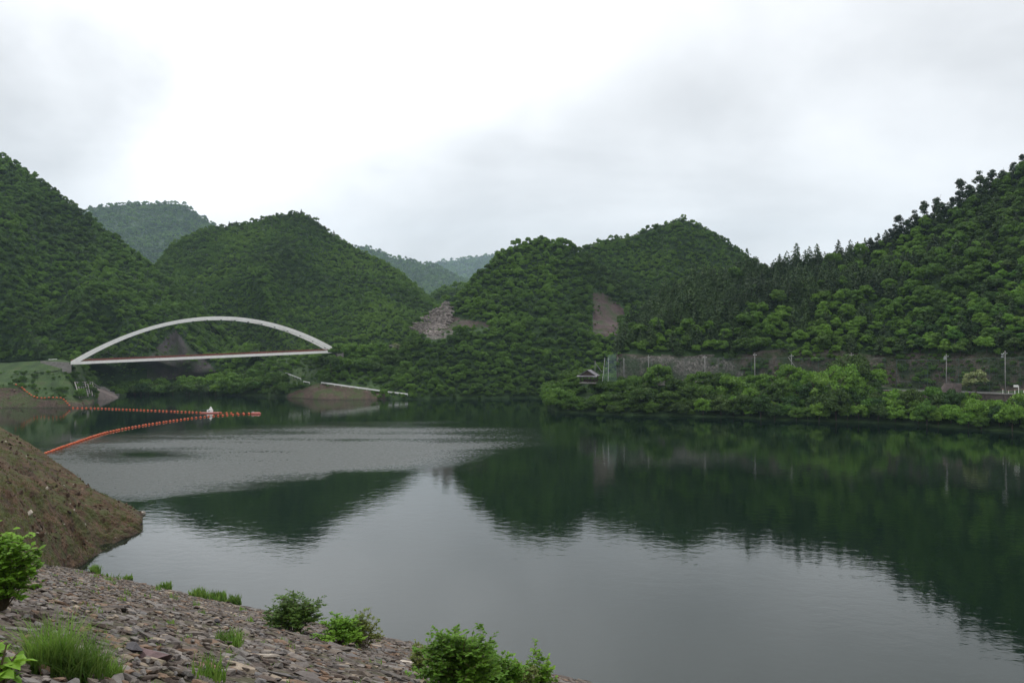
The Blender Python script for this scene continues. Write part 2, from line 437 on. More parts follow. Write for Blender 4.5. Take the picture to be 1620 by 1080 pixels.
def z_right(x, y, j):
    if 562 < y < 612 and inpoly(x, y, CLIFF_GREY): return 1
    if j in range(10, 22): return 2
    return 0
loft('right_hill', RH, 220, 60, [M['floor'], M['rock'], M['darkrock']], z_right, amp=3.0, nsc=.03, tree_h=8.5, seed=1.3, rowsplit=[6, 4, 10, 16, 16])
# the wooded spit in front of the pavilion
SP = []
for px, ys, d in ((866, 644, 6), (880, 652, 12), (910, 653, 24), (950, 655, 26), (980, 656, 22)):
    d0 = wd(ys); z1 = 11.0 * min(1, d / 22 + .1)
    y1 = HZ + (CH - z1) / (d0 + d) * F; y2 = HZ + (CH - z1) / (d0 + d + 14) * F
    SP.append((px, [(ys, d0), (y1, d0 + d), (y2, d0 + d + 14)]))
loft('wooded_point', SP, 50, 16, [M['floor']], None, amp=.6, nsc=.05, back=((22, 0.0),), seed=2.1)

CHL = []  # centre hill: shore, bench front, bench back, ridge
for px, ys, yb, yr, dr in ((590, 631, 627, 624, 10), (610, 631, 618, 606, 14), (630, 631, 585, 556, 18), (648, 631, 542, 524, 22), (680, 631, 532, 497, 26), (715, 630, 528, 470, 30), (750, 630, 525, 428, 42), (780, 630, 523, 400, 50), (815, 629, 522, 374, 56),
                           (855, 629, 522, 364, 60), (890, 629, 524, 370, 60), (920, 629, 530, 388, 58), (960, 629, 532, 428, 52), (1000, 629, 535, 462, 46), (1040, 629, 540, 490, 40), (1100, 629, 545, 520, 30)):
    d0 = wd(ys); d1 = d0 + 38; ybb = yb - 1.5
    CHL.append((px, [(ys, d0), (yb, d1), (ybb, d1 + 7), (yr, d1 + 10 + dr)]))
PURPLE = [(937, 463), (952, 463), (965, 470), (992, 492), (985, 500), (975, 530), (940, 532)]
BENCH = [(712, 499), (740, 506), (775, 511), (775, 517), (735, 519), (700, 524), (700, 505)]
TERR = [(648, 527), (668, 505), (690, 492), (702, 478), (714, 478), (716, 505), (716, 530), (690, 537)]
def z_ch(x, y, j):
    if inpoly(x, y, PURPLE): return 1
    if inpoly(x, y, BENCH): return 1
    if inpoly(x, y, TERR): return 2
    return 0
loft('centre_hill', CHL, 190, 90, [M['floor'], M['purple'], M['rock']], z_ch, amp=5.0, nsc=.02, fold=4, fsc=(16, 1.5), tree_h=6.5, seed=4.0, rowsplit=[22, 3, 44])

SH = []   # second peak behind
for px, yr in ((840, 420), (880, 400), (915, 386), (935, 376), (960, 366), (1000, 360), (1040, 345), (1080, 334), (1120, 350), (1160, 376), (1200, 404), (1260, 430), (1330, 460)):
    SH.append((px, [(560, 515), (500, 548), (yr, 620)]))
loft('rear_peak', SH, 120, 60, [M['floor']], None, amp=7, nsc=.015, fold=26, fsc=(12, 1.8), tree_h=7, seed=6.0)

LC = []   # mountain behind the bridge
for px, yr in ((180, 470), (230, 430), (255, 400), (275, 374), (320, 352), (380, 345), (430, 334), (475, 328), (500, 340), (530, 364), (580, 394), (620, 414), (660, 445), (700, 482), (740, 520), (780, 540)):
    LC.append((px, [(600, 515), (540, 560), (440 + max(0, (yr - 400)) * .6, 630), (yr, 720)]))
loft('bridge_mountain', LC, 190, 90, [M['floor']], None, amp=8, nsc=.014, fold=95, fsc=(7, 1.2), tree_h=6, seed=8.2)

LN = []   # left mountain
for px, yr in ((-420, 60), (-200, 120), (-100, 165), (0, 231), (50, 262), (100, 300), (150, 337), (200, 378), (240, 410), (280, 446), (320, 482), (350, 512), (380, 545), (410, 575)):
    base = 590 if px > 100 else 588
    d0 = 455 if px > 180 else 440
    d0 = np.interp(px, [-420, 100, 250, 410], [425, 450, 492, 505])
    sp = min(1, (575 - yr) / 300)
    LN.append((px, [(608, d0), (min(568, 560 + (yr - 450) * .1 if yr > 450 else 560), d0 + 12), (560 - (560 - yr) * .45, d0 + 12 + 60 * sp), (yr, d0 + 16 + 150 * sp)]))
SCREE = [(278, 522), (292, 540), (310, 558), (332, 575), (345, 592), (340, 600), (235, 600), (232, 585), (222, 575), (240, 560), (262, 535)]
def z_ln(x, y, j):
    if inpoly(x, y, SCREE): return 1
    return 0
loft('left_mountain', LN, 230, 100, [M['floor'], M['scree']], z_ln, amp=8, nsc=.016, fold=90, fsc=(7, 1.4), tree_h=7, seed=11.0)

FL = [(px, [(520, 1500), (440, 1950), (yr, 2500)]) for px, yr in ((60, 380), (130, 335), (155, 326), (200, 321), (250, 320), (290, 321), (310, 335), (330, 348), (370, 380), (430, 420))]
loft('far_left_mountain', FL, 90, 44, [M['floor']], None, amp=12, nsc=.01, fold=110, fsc=(12, 1.8), tree_h=5, seed=14.0)
FC = [(px, [(540, 1900), (470, 2500), (yr, 3200)]) for px, yr in ((520, 395), (570, 390), (597, 395), (620, 406), (650, 411), (690, 420), (720, 436), (760, 450), (800, 470), (860, 480))]
loft('far_centre_mountain', FC, 90, 44, [M['floor']], None, amp=12, nsc=.01, fold=130, fsc=(14, 1.8), tree_h=5, seed=17.0)
FC2 = [(px, [(540, 3900), (470, 4600), (yr, 5400)]) for px, yr in ((600, 440), (650, 425), (690, 416), (715, 412), (745, 407), (772, 404), (800, 400), (850, 410), (900, 420))]
loft('farthest_mountain', FC2, 70, 40, [M['floor']], None, amp=14, nsc=.008, fold=180, fsc=(14, 1.8), tree_h=5, seed=19.0)
FC3 = [(px, [(545, 620), (500, 700), (yr, 820)]) for px, yr in ((600, 500), (640, 490), (670, 472), (700, 452), (740, 440), (800, 440), (840, 430))]
loft('valley_shoulder', FC3, 80, 40, [M['floor']], None, amp=9, nsc=.012, fold=25, fsc=(10, 1.4), tree_h=6, seed=23.0)

# valley bank right of the bridge: shore, bank lip, upper slope, top
VB = []
for px, ys, y1, d1, y2, d2, y3, d3 in ((330, 623, 620, 3, 606, 12, 600, 20), (350, 625, 618, 5, 600, 20, 592, 30), (400, 626, 618, 5, 598, 22, 578, 40), (450, 628, 618, 5, 600, 18, 566, 48),
                                       (480, 630, 617, 7, 604, 18, 566, 52), (510, 632, 609, 9, 603, 18, 562, 54), (560, 632, 614, 8, 608, 15, 562, 52), (610, 631, 619, 8, 614, 14, 560, 50),
                                       (650, 631, 626, 4, 620, 12, 565, 48), (700, 630, 626, 4, 618, 12, 575, 44)):
    d0 = wd(ys); VB.append((px, [(ys, d0), (y1, d0 + d1), (y2, d0 + d2), (y3, d0 + d3)]))
BROWN = [(448, 636), (455, 624), (480, 614), (505, 606), (560, 613), (600, 621), (655, 628), (700, 628), (700, 636)]
CUT = [(512, 600), (545, 594), (560, 602), (560, 612), (512, 606)]
def z_vb(x, y, j):
    if inpoly(x, y, BROWN): return 1
    return 0
loft('valley_bank', VB, 130, 40, [M['grassy'], M['redearth']], z_vb, amp=1.2, nsc=.06, back=((30, .5), (60, 0.0)), seed=27.0, rowsplit=[10, 10, 16])

# left bank: shore, red bank lip, terrace, road edge
LB = []
for px, ys, y1, d1, y2, d2, y3, d3, y4, d4 in ((-420, 648, 612, 10, 600, 18, 588, 34, 572, 52), (-100, 646, 610, 10, 601, 18, 588, 34, 574, 52), (0, 645, 609, 10, 601, 18, 590, 34, 576, 50), (30, 645, 612, 10, 600, 20, 589, 34, 573, 48), (55, 645, 628, 5, 603, 20, 588, 34, 571, 48),
                                               (95, 645, 631, 4, 605, 20, 585, 34, 571, 46), (112, 645, 637, 3, 607, 26, 584, 38, 574, 44), (130, 643, 638, 3, 610, 36, 592, 46, 581, 54), (145, 640, 636, 4, 610, 46, 598, 56, 590, 62), (160, 629, 624, 8, 610, 22, 603, 34, 598, 42), (185, 627, 625, 4, 618, 12, 612, 20, 608, 28), (200, 626, 624, 4, 621, 8, 619, 12, 617, 16)):
    d0 = wd(ys); LB.append((px, [(ys, d0), (y1, d0 + d1), (y2, d0 + d2), (y3, d0 + d3), (y4, d0 + d4)]))
REDB = [(-420, 655), (-420, 612), (0, 612), (30, 613), (48, 628), (70, 632), (100, 633), (120, 632), (150, 632), (152, 650)]
APRON = [(150, 612), (165, 612), (190, 624), (190, 632), (158, 632), (150, 622)]
def z_lb(x, y, j):
    if inpoly(x, y, REDB): return 1
    if inpoly(x, y, APRON): return 2
    return 0
loft('left_bank', LB, 170, 48, [M['grassy'], M['redearth'], M['concrete']], z_lb, amp=1.0, nsc=.08, back=((25, 1.0), (70, .8)), seed=31.0, rowsplit=[12, 12, 10, 10])

# ------------------------------------------------------------------ riprap dam face
NX, NY = .487, .873; SL = .415; CREST = 24.0
def face_z(x, y):
    d = NX * x + NY * y
    return CREST - SL * max(d, -1.0)
def uv(x, y): return NX * x + NY * y, NY * x - NX * y     # d down the slope, u along it
def xy(d, u): return NX * d + NY * u, NY * d - NX * u
V = []; Fc = []
ds = np.concatenate([np.linspace(-8, 4, 5), np.linspace(5, 66, 120)]); us = np.linspace(-120, 110, 300)
for d in ds:
    for u in us:
        x, y = xy(d, u); V.append((x, y, face_z(x, y) + .10 * fbm(x * .4, y * .4) + .05 * fbm(x * 1.8, y * 1.8)))
n = len(us)
for j in range(len(ds) - 1):
    for i in range(n - 1): Fc.append((j * n + i, (j + 1) * n + i, (j + 1) * n + i + 1, j * n + i + 1))
riprap = tag(link('riprap_slope', mesh_from('riprap_slope', V, np.array(Fc), True), M['gravel']), kind='structure')

# brown earth mound at left
MD = []
for px, rows in ((-420, ((905, 40), (850, 46), (780, 60), (600, 118))), (-150, ((910, 50), (860, 60), (790, 74), (628, 124))), (0, ((905, 58), (850, 68), (780, 84), (676, 130))), (60, ((900, 78), (850, 86), (790, 98), (709, 128))), (110, ((896, 94), (860, 97), (810, 106), (746, 126))),
                 (135, ((890, 98), (865, 102), (820, 109), (764, 124))), (160, ((872, 103.5), (856, 107), (825, 112), (781, 122))), (190, ((853, 109.8), (845, 112), (825, 115), (800, 121))), (206, ((848, 111.8), (840, 113.5), (826, 116), (810, 120))), (218, ((842.5, 113.9), (838, 115), (830, 116.2), (822, 118))), (226, ((839.5, 115.1), (838, 115.7), (836, 116.2), (834, 117.2)))):
    MD.append((px, list(rows)))
loft('earth_mound', MD, 190, 110, [M['earth']], None, amp=2.0, nsc=.20, back=((10, .4), (24, 0.0)), seed=37.0, rowsplit=[34, 36, 40], sink=4)

# ground sheet and water
V = []; Fc = []
g = np.concatenate([np.linspace(-6000, -1500, 6), np.linspace(-1200, 1200, 13), np.linspace(1500, 6000, 6)])
for y in g + 600:
    for x in g: V.append((x, y, -8))
for j in range(len(g) - 1):
    for i in range(len(g) - 1): Fc.append((j * len(g) + i, j * len(g) + i + 1, (j + 1) * len(g) + i + 1, (j + 1) * len(g) + i))
tag(link('ground', mesh_from('ground', V, np.array(Fc)), M['floor']), kind='structure')

def ripple_amount(px, py, x, y):
    w = 26 * fbm(x * .012, y * .012, 3) + 8 * fbm(x * .05, y * .05, 9)
    def sm(a, b, t):
        t = max(0, min(1, (t - a) / (b - a))); return t * t * (3 - 2 * t)
    lo = np.interp(px, [60, 190, 300, 420, 520, 700, 850, 960, 1060], [790, 798, 782, 766, 757, 742, 722, 700, 684])
    hi = np.interp(px, [60, 150, 300, 450, 700, 850, 960, 1060], [700, 690, 678, 668, 664, 664, 668, 678])
    if px < 100: hi = 700
    st = fbm(x * .010, y * .045, 7)
    lo2 = lo + w * .22 + st * 5; hi2 = hi + w * .10 + st * 4
    v = sm(-10, 34 if px > 520 else 20, lo2 - py) * sm(-6, 26, py - hi2)
    v *= sm(1040, 560, px + w)
    v *= .95 + .60 * fbm(x * .016, y * .07, 5) + .25 * fbm(x * .05, y * .2, 15)
    # calm tongue inside the gust near the boom
    e = ((px - 215) / 85) ** 2 + ((py - 718 - 1.5 * w * .1) / 9) ** 2
    v *= 1 - .92 * math.exp(-e)
    # thin breeze streaks on the far water
    v += .30 * math.exp(-((px - 300) / 90) ** 2 - ((py - 629) / 3.5) ** 2)
    v += .16 * math.exp(-((px - 330) / 110) ** 2 - ((py - 638) / 1.0) ** 2)
    v += .12 * math.exp(-((px - 400) / 40) ** 2 - ((py - 660) / 1.2) ** 2)
    v += .20 * math.exp(-((px - 620) / 130) ** 2 - ((py - 636 - (px - 600) * .004) / 1.4) ** 2)
    v += (.10 + .22 * max(0, fbm(x * .012, y * .14, 21))) * math.exp(-((px - 560) / 200) ** 4 - ((py - 640) / 9) ** 2)
    v += .20 * math.exp(-((px - 760) / 210) ** 2 - ((py - 655 + w * .15) / 5) ** 2)
    v += .05 * math.exp(-((px - 900) / 200) ** 2 - ((py - 700 + w * .4) / 14) ** 2)
    return max(0.0, min(1.0, v))
V = []; Fc = []; A = []
Dr = np.concatenate([np.linspace(30, 100, 30), np.linspace(103, 440, 230), np.linspace(446, 620, 26)])
tx = np.linspace(-1.15, 1.15, 260)
for D in Dr:
    for t in tx:
        x = t * (D + 40); V.append((x, D, 0)); px, py = proj((x, D, 0)); A.append(ripple_amount(px, py, x, D))
n = len(tx)
for j in range(len(Dr) - 1):
    for i in range(n - 1): Fc.append((j * n + i, j * n + i + 1, (j + 1) * n + i + 1, (j + 1) * n + i))
me = mesh_from('water', V, np.array(Fc), True)
a = me.attributes.new('ripple', 'FLOAT', 'POINT'); a.data.foreach_set('value', A)
tag(link('water', me, M['water']), kind='structure')

# ------------------------------------------------------------------ plants: mesh factories
def cards(pts, nrm, size, jitter=.7, aspect=1.4, rs=None, fold=0.0):
    """rhombic leaf clumps, numpy"""
    rs = rs or np.random
    n = len(pts); nrm = nrm + rs.normal(0, jitter, (n, 3)); nrm /= np.linalg.norm(nrm, axis=1)[:, None] + 1e-9
    a = np.cross(nrm, rs.normal(0, 1, (n, 3))); a /= np.linalg.norm(a, axis=1)[:, None] + 1e-9
    b = np.cross(nrm, a); s = (size * rs.uniform(.6, 1.35, n))[:, None]
    V = np.stack([pts - a * s * aspect * .5, pts + b * s * .42 - nrm * s * .12, pts + a * s * aspect * .5, pts - b * s * .42 - nrm * s * .12], 1).reshape(-1, 3)
    return V, np.arange(n * 4).reshape(n, 4)
def crown_mesh(name, mat, seed, rx=3.6, rz=3.3, zc=5.6, lobes=26, per=95, size=.55, flat=.75):
    rs = np.random.RandomState(seed); VV = []; FF = []; o = 0
    for l in range(lobes):
        th = rs.uniform(0, 2 * math.pi); ph = math.acos(rs.uniform(-.55, 1)); q = rs.uniform(.55, .86)
        c = np.array([rx * q * math.sin(ph) * math.cos(th), rx * q * math.sin(ph) * math.sin(th), zc + rz * q * math.cos(ph)])
        r = rs.uniform(.5, 1.5) * rx / 3.4
        d = rs.normal(0, 1, (per, 3)); d[:, 2] = np.abs(d[:, 2]) * .9 - .25; d /= np.linalg.norm(d, axis=1)[:, None]
        p = c + d * r * rs.uniform(.72, 1.05, (per, 1)) * np.array([1, 1, flat])
        V_, F_ = cards(p, d, size, .55, 1.4, rs); VV.append(V_); FF.append(F_ + o); o += len(V_)
    me = mesh_from(name, np.concatenate(VV), np.concatenate(FF)); me.materials.append(mat)
    return me
def trunk_mesh(name, h, r, seed, limbs=5, spread=2.0, mat=None):
    rr = random.Random(seed); mb = MB(); pts = [Vector((rr.uniform(-.15, .15) * i, rr.uniform(-.15, .15) * i, h * i / 4 - (.6 if i == 0 else 0))) for i in range(5)]
    mb.tube(pts, r, 6, r * .35)
    for k in range(limbs):
        a = rr.uniform(0, 6.28); b = pts[2 + k % 3]; mb.tube([b, b + Vector((math.cos(a) * spread * .5, math.sin(a) * spread * .5, h * .14)), b + Vector((math.cos(a) * spread, math.sin(a) * spread, h * .32))], r * .38, 4, r * .12)
    me = mb.mesh(name); me.materials.append(mat or M['bark']); return me
def conifer_mesh(name, mat, seed, h=9, r=2.8, tiers=15, size=.42):
    rs = np.random.RandomState(seed); VV = []; FF = []; o = 0
    for t in range(tiers):
        f = t / (tiers - 1); z = h * (.16 + .84 * f); rad = r * (1 - f) ** .55 * rs.uniform(.8, 1.15) + .22
        nb = max(4, int(9 * (1 - f) + 4))
        for b in range(nb):
            a = rs.uniform(0, 6.283); L_ = rad * rs.uniform(.65, 1.15); m = max(5, int(15 * L_ / r))
            s = rs.uniform(.15, 1, m) ** .7
            p = np.stack([np.cos(a) * s * L_, np.sin(a) * s * L_, z - s * s * L_ * .28 + .25 * s], 1) + rs.normal(0, .13, (m, 3))
            d = np.tile(np.array([[math.cos(a) * .5, math.sin(a) * .5, .8]]), (m, 1))
            V_, F_ = cards(p, d, size, .5, 1.8, rs); VV.append(V_); FF.append(F_ + o); o += len(V_)
    me = mesh_from(name, np.concatenate(VV), np.concatenate(FF)); me.materials.append(mat); return me
def pine_mesh(name, mat, seed, h=10.5, r=4.0, size=.42):
    rs = np.random.RandomState(seed); VV = []; FF = []; o = 0
    for t in range(30):
        f = rs.uniform(.12, 1); z = h * f; a = rs.uniform(0, 6.283); q = r * (1.15 - f) * rs.uniform(.3, 1.0)
        c = np.array([math.cos(a) * q, math.sin(a) * q, z]); rr = rs.uniform(.8, 1.6); per = 70
        d = rs.normal(0, 1, (per, 3)); d /= np.linalg.norm(d, axis=1)[:, None]
        p = c + d * rr * np.array([1, 1, .68]) * rs.uniform(.5, 1, (per, 1))
        V_, F_ = cards(p, d + np.array([0, 0, .8]), size, .5, 1.7, rs); VV.append(V_); FF.append(F_ + o); o += len(V_)
    me = mesh_from(name, np.concatenate(VV), np.concatenate(FF)); me.materials.append(mat); return me

CROWN = [crown_mesh('crown', M['leaf'], 100 + i, rx=3.2 + .25 * (i % 4), rz=2.7 + .35 * (i % 3), zc=4.6 + .3 * (i % 3), lobes=24 + 2 * (i % 4)) for i in range(8)]
TRUNK = [trunk_mesh('trunk', 5.2, .2, 200 + i) for i in range(4)]
CONI = [conifer_mesh('needles', M['conifer'], 300 + i, h=7.5 + i % 3, r=2.5 + .25 * (i % 3)) for i in range(6)]
CTRUNK = [trunk_mesh('trunk', 7.2, .18, 400, 0)]
PINE = [pine_mesh('needles', M['pine'], 500 + i, h=9.5 + i % 3) for i in range(6)]
PTRUNK = [trunk_mesh('trunk', 8.2, .2, 600 + i, 5, 1.2) for i in range(3)]
FAR = [crown_mesh('canopy', M['leaf_far'], 700 + i, rx=3.0 + .3 * (i % 3), rz=2.5 + .3 * (i % 2), zc=4.2, lobes=16, per=60, size=.75) for i in range(6)]
FARC = [conifer_mesh('needles', M['conifer'], 800 + i, tiers=11, size=.6) for i in range(3)]

def solid_leaf(name, col, lite):
    def b(k):
        isl = k.pos.outputs['Random Per Island']; oi = k.nd('ShaderNodeObjectInfo')
        c = k.mix(isl, col, lite); c = k.mix(k.math('MULTIPLY', oi.outputs['Random'], .35), c, (.13, .17, .03))
        tr = k.nd('ShaderNodeBsdfTranslucent'); k.nt.links.new(c, tr.inputs[0]); m = k.nd('ShaderNodeMixShader', {0: .35})
        k.nt.links.new(k.pbr(c, .62, None, 0, .25), m.inputs[1]); k.nt.links.new(tr.outputs[0], m.inputs[2]); return m.outputs[0]
    return material(name, b)
TM = [solid_leaf('dark_tree_leaves', (.022, .060, .014), (.040, .100, .020)), solid_leaf('mid_tree_leaves', (.052, .140, .018), (.085, .195, .026)), solid_leaf('bright_tree_leaves', (.100, .225, .024), (.150, .30, .034))]
BUSHY = [crown_mesh('crown', M['leaf'], 950 + i, rx=3.5, rz=2.8, zc=2.9, lobes=30, per=110, size=.42) for i in range(5)]
def retone(ms, mat):
    out = []
    for m in ms: c = m.copy(); c.materials.clear(); c.materials.append(mat); out.append(c)
    return out
TONED = [(retone(CROWN, t), retone(BUSHY, t)) for t in TM]
# ------------------------------------------------------------------ scattering
def sample(hname, n, mind, jr=None, seed=0):
    """points on a hill mesh, with a minimum spacing"""
    h = HILLS[hname]; rows = h['rows']; rs = np.random.RandomState(seed)
    G = np.array([[tuple(v) for v in r] for r in rows]); nr, nx, _ = G.shape
    j0 = 1; j1 = nr - 1 - (h['nback'] - 1) if h['nback'] else nr - 1
    if jr: j0, j1 = jr; j1 = min(j1, nr - 2)
    a = G[j0:j1, :-1]; b = G[j0:j1, 1:]; c = G[j0 + 1:j1 + 1, :-1]
    ar = np.linalg.norm(np.cross(b - a, c - a), axis=2).ravel(); pr = ar / ar.sum()
    idx = rs.choice(len(pr), n, p=pr); J = idx // (nx - 1) + j0; I = idx % (nx - 1)
    u = rs.rand(n, 1); v = rs.rand(n, 1)
    p = (G[J, I] * (1 - u) + G[J, I + 1] * u) * (1 - v) + (G[J + 1, I] * (1 - u) + G[J + 1, I + 1] * u) * v
    out = []; grid = {}
    for k in range(n):
        q = p[k]; key = (int(q[0] // mind), int(q[1] // mind), int(q[2] // mind)); ok = True
        for dx in (-1, 0, 1):
            for dy in (-1, 0, 1):
                for dz in (-1, 0, 1):
                    for w in grid.get((key[0] + dx, key[1] + dy, key[2] + dz), ()):
                        if (w[0] - q[0]) ** 2 + (w[1] - q[1]) ** 2 + (w[2] - q[2]) ** 2 < mind * mind: ok = False; break
                    if not ok: break
                if not ok: break
            if not ok: break
        if not ok: continue
        grid.setdefault(key, []).append(q)
        px, py = proj(q)
        if px < -260 or px > 1880: continue
        out.append((float(q[0]), float(q[1]), float(q[2]), px, py, int(h['mi'][min(J[k], nr - 2), I[k]]), int(J[k])))
    return out
def scatter_stuff(name, pts, meshes, label, cat, smin=.8, smax=1.3, squash=(.85, 1.2), sink=.4, seed=0):
    """one object, instances on points (the far woods)"""
    rs = np.random.RandomState(seed); n = len(pts)
    me = bpy.data.meshes.new(name); me.vertices.add(n)
    me.vertices.foreach_set('co', np.array([(p[0], p[1], p[2] - sink) for p in pts], dtype=np.float32).ravel())
    rot = me.attributes.new('rot', 'FLOAT_VECTOR', 'POINT'); s_ = smin * .72 + (smax * 1.3 - smin * .72) * rs.rand(n) ** 1.7
    if len(pts) and len(pts[0]) > 7: s_ = s_ * np.array([p[7] for p in pts])
    rot.data.foreach_set('vector', np.stack([rs.uniform(-.08, .08, n), rs.uniform(-.08, .08, n), rs.uniform(0, 6.283, n)], 1).astype(np.float32).ravel())
    scl = me.attributes.new('scl', 'FLOAT_VECTOR', 'POINT')
    scl.data.foreach_set('vector', np.stack([s_, s_, s_ * rs.uniform(squash[0], squash[1], n)], 1).astype(np.float32).ravel())
    ix = me.attributes.new('idx', 'INT', 'POINT'); ix.data.foreach_set('value', rs.randint(0, len(meshes), n).astype(np.int32))
    o = link(name, me); tag(o, label, cat, kind='stuff')
    coll = bpy.data.collections.new(name + '_source')
    for i, m in enumerate(meshes):
        so = bpy.data.objects.new(name + '_plant', m); coll.objects.link(so)
    ng = bpy.data.node_groups.new(name + '_nodes', 'GeometryNodeTree')
    ng.interface.new_socket('Geometry', in_out='INPUT', socket_type='NodeSocketGeometry'); ng.interface.new_socket('Geometry', in_out='OUTPUT', socket_type='NodeSocketGeometry')
    N = ng.nodes; L = ng.links
    gi = N.new('NodeGroupInput'); go = N.new('NodeGroupOutput'); iop = N.new('GeometryNodeInstanceOnPoints'); ci = N.new('GeometryNodeCollectionInfo')
    ci.inputs['Collection'].default_value = coll; ci.inputs['Separate Children'].default_value = True; ci.inputs['Reset Children'].default_value = True
    iop.inputs['Pick Instance'].default_value = True
    def at(nm, ty):
        a = N.new('GeometryNodeInputNamedAttribute'); a.data_type = ty; a.inputs[0].default_value = nm; return a.outputs[0]
    L.new(gi.outputs[0], iop.inputs['Points']); L.new(ci.outputs[0], iop.inputs['Instance'])
    L.new(at('idx', 'INT'), iop.inputs['Instance Index'])
    e2r = N.new('FunctionNodeEulerToRotation'); L.new(at('rot', 'FLOAT_VECTOR'), e2r.inputs[0]); L.new(e2r.outputs[0], iop.inputs['Rotation'])
    L.new(at('scl', 'FLOAT_VECTOR'), iop.inputs['Scale']); L.new(iop.outputs[0], go.inputs[0])
    md = o.modifiers.new('scatter', 'NODES'); md.node_group = ng
    return o

def grow(kind, p, s, label, group, variant=None, hs=1.0, name=None, tone=None):
    """one tree as a thing with crown and trunk"""
    i = variant if variant is not None else random.randrange(100)
    cs, ts, nm, cn = {'broad': (CROWN, TRUNK, 'broadleaf_tree', 'crown'), 'coni': (CONI, CTRUNK, 'conifer_tree', 'crown'), 'pine': (PINE, PTRUNK, 'pine_tree', 'crown'),
                      'pale': (PALE, TRUNK, 'blossoming_tree', 'crown'), 'bushy': (BUSHY, TRUNK, 'broadleaf_tree', 'crown')}[kind]
    t = empty(name or nm, (p[0], p[1], p[2] - .3), random.uniform(0, 6.28), label, 'tree', group); t.scale = (s, s, s * hs)
    if tone is not None: cs = TONED[tone][0 if kind == 'broad' else 1]
    link(cn, cs[i % len(cs)], None, t); link('trunk', ts[i % len(ts)], None, t)
    return t
PALE = [crown_mesh('crown', M['leaf_pale'], 900 + i, rx=2.6, rz=2.6, zc=4.2, lobes=18, per=80, size=.5) for i in range(2)]

# --- right hill: choose conifer or broadleaf by place
def conifer_zone(px, py):
    if px < 985: return .9
    if px < 1420 and py < 540:
        v = .98 if px < 1190 else (.88 if px < 1350 else .5)
        if 1170 < px < 1250 and 485 < py < 550: v = .15
        if px > 1290 and py > 480: v = .15
        if py > 525 and px < 1180: v = .35
        return v
    if px < 1250: return .3
    return .10
rb = []; rc = []
for q in sample('right_hill', 20000, 2.6, (20, 55), seed=1):
    px, py, z, j = q[3], q[4], q[5], q[6]
    if z == 1 or (j < 21): continue
    f = .5 + .5 * noise.noise(Vector((q[0] * .03, q[1] * .03, q[2] * .03)))
    (rc if random.random() < conifer_zone(px, py) + (f - .5) * .5 else rb).append(q)
POLE_PX = [987, 1026, 1115, 1194, 1252, 1347, 1497, 1590]
def zone_name(px):
    names = [(1020, 'beside the leaning net'), (1075, 'above the grey rock face'), (1155, 'above the third pole'), (1223, 'above the fourth pole'), (1300, 'above the braced pole'),
             (1370, 'above the sixth pole'), (1440, 'above the retaining wall end'), (1520, 'above the seventh pole'), (1560, 'above the blossoming tree'), (1625, 'above the rightmost pole'), (9999, 'past the rightmost pole')]
    for a, b in names:
        if px < a: return b
band = lambda py: 'lowest' if py > 545 else ('low' if py > 515 else ('mid-height' if py > 470 else ('upper' if py > 425 else 'topmost')))
PENDING = []
TONES = ('dark', 'mid-green', 'bright')
def pend(o, base, group, px): PENDING.append((o, base, group, px))
ORD = ['leftmost', 'second', 'third', 'fourth', 'fifth', 'sixth', 'seventh', 'eighth', 'ninth', 'tenth', 'eleventh', 'twelfth', 'thirteenth', 'fourteenth', 'fifteenth', 'sixteenth', 'seventeenth', 'eighteenth', 'nineteenth', 'twentieth']
def settle_labels():
    """look-alikes of one description are told apart by their order from the left"""
    d = {}
    for t in PENDING: d.setdefault(t[1], []).append(t)
    for base, L in d.items():
        L.sort(key=lambda t: t[3])
        for i, (o, b, g, px) in enumerate(L):
            if len(L) > 1:
                w = 'leftmost' if i == 0 else ('rightmost' if i == len(L) - 1 else (ORD[i] + ' from left' if i < len(ORD) else 'far right'))
                b = w + ' ' + b
            o['label'] = b; o['group'] = g
inview = lambda q: -5 < q[3] < 1625
near_b = sorted([q for q in rb if inview(q)], key=lambda q: q[1])[:105]
near_c = sorted([q for q in rc if inview(q)], key=lambda q: q[1])[:230]
sb = set(id(q) for q in near_b); scn = set(id(q) for q in near_c)
for q in near_b:
    w = zone_name(q[3]); tn = random.randrange(3); o = grow('broad', q, random.uniform(.52, .90), None, None, tone=tn)
    pend(o, '%s %s leafy tree, %s' % (TONES[tn], band(q[4]), w), 'broadleaf trees on the right hill', q[3])
for q in near_c:
    w = zone_name(q[3]); tl = random.uniform(.7, 1.1); o = grow('coni', q, tl, None, None)
    pend(o, '%s %s dark conifer, %s' % ('tall' if tl > .9 else 'short', band(q[4]), w), 'conifers on the right hill', q[3])
FULLB = CROWN
scatter_stuff('broadleaf_forest', [q for q in rb if id(q) not in sb], FULLB, 'remaining leafy forest canopy covering the upper right hill', 'forest', .48, .80, seed=3)
scatter_stuff('conifer_forest', [q for q in rc if id(q) not in scn], CONI, 'remaining dark conifer stand on the ridge of the right hill', 'forest', .65, 1.0, seed=4)

cl = []
for q in sample('right_hill', 3000, 1.9, (11, 22), seed=77):
    f = noise.noise(Vector((q[0] * .06, q[2] * .12, 3)))
    if q[5] == 1 and f < .28: continue
    if q[5] != 1 and f < -.12: continue
    cl.append(q[:7] + (random.uniform(.16, .42),))
scatter_stuff('cliff_growth', cl, BUSHY, 'creepers and low bushes hanging over the netted cutting', 'creepers', .8, 1.2, sink=.1, seed=78)
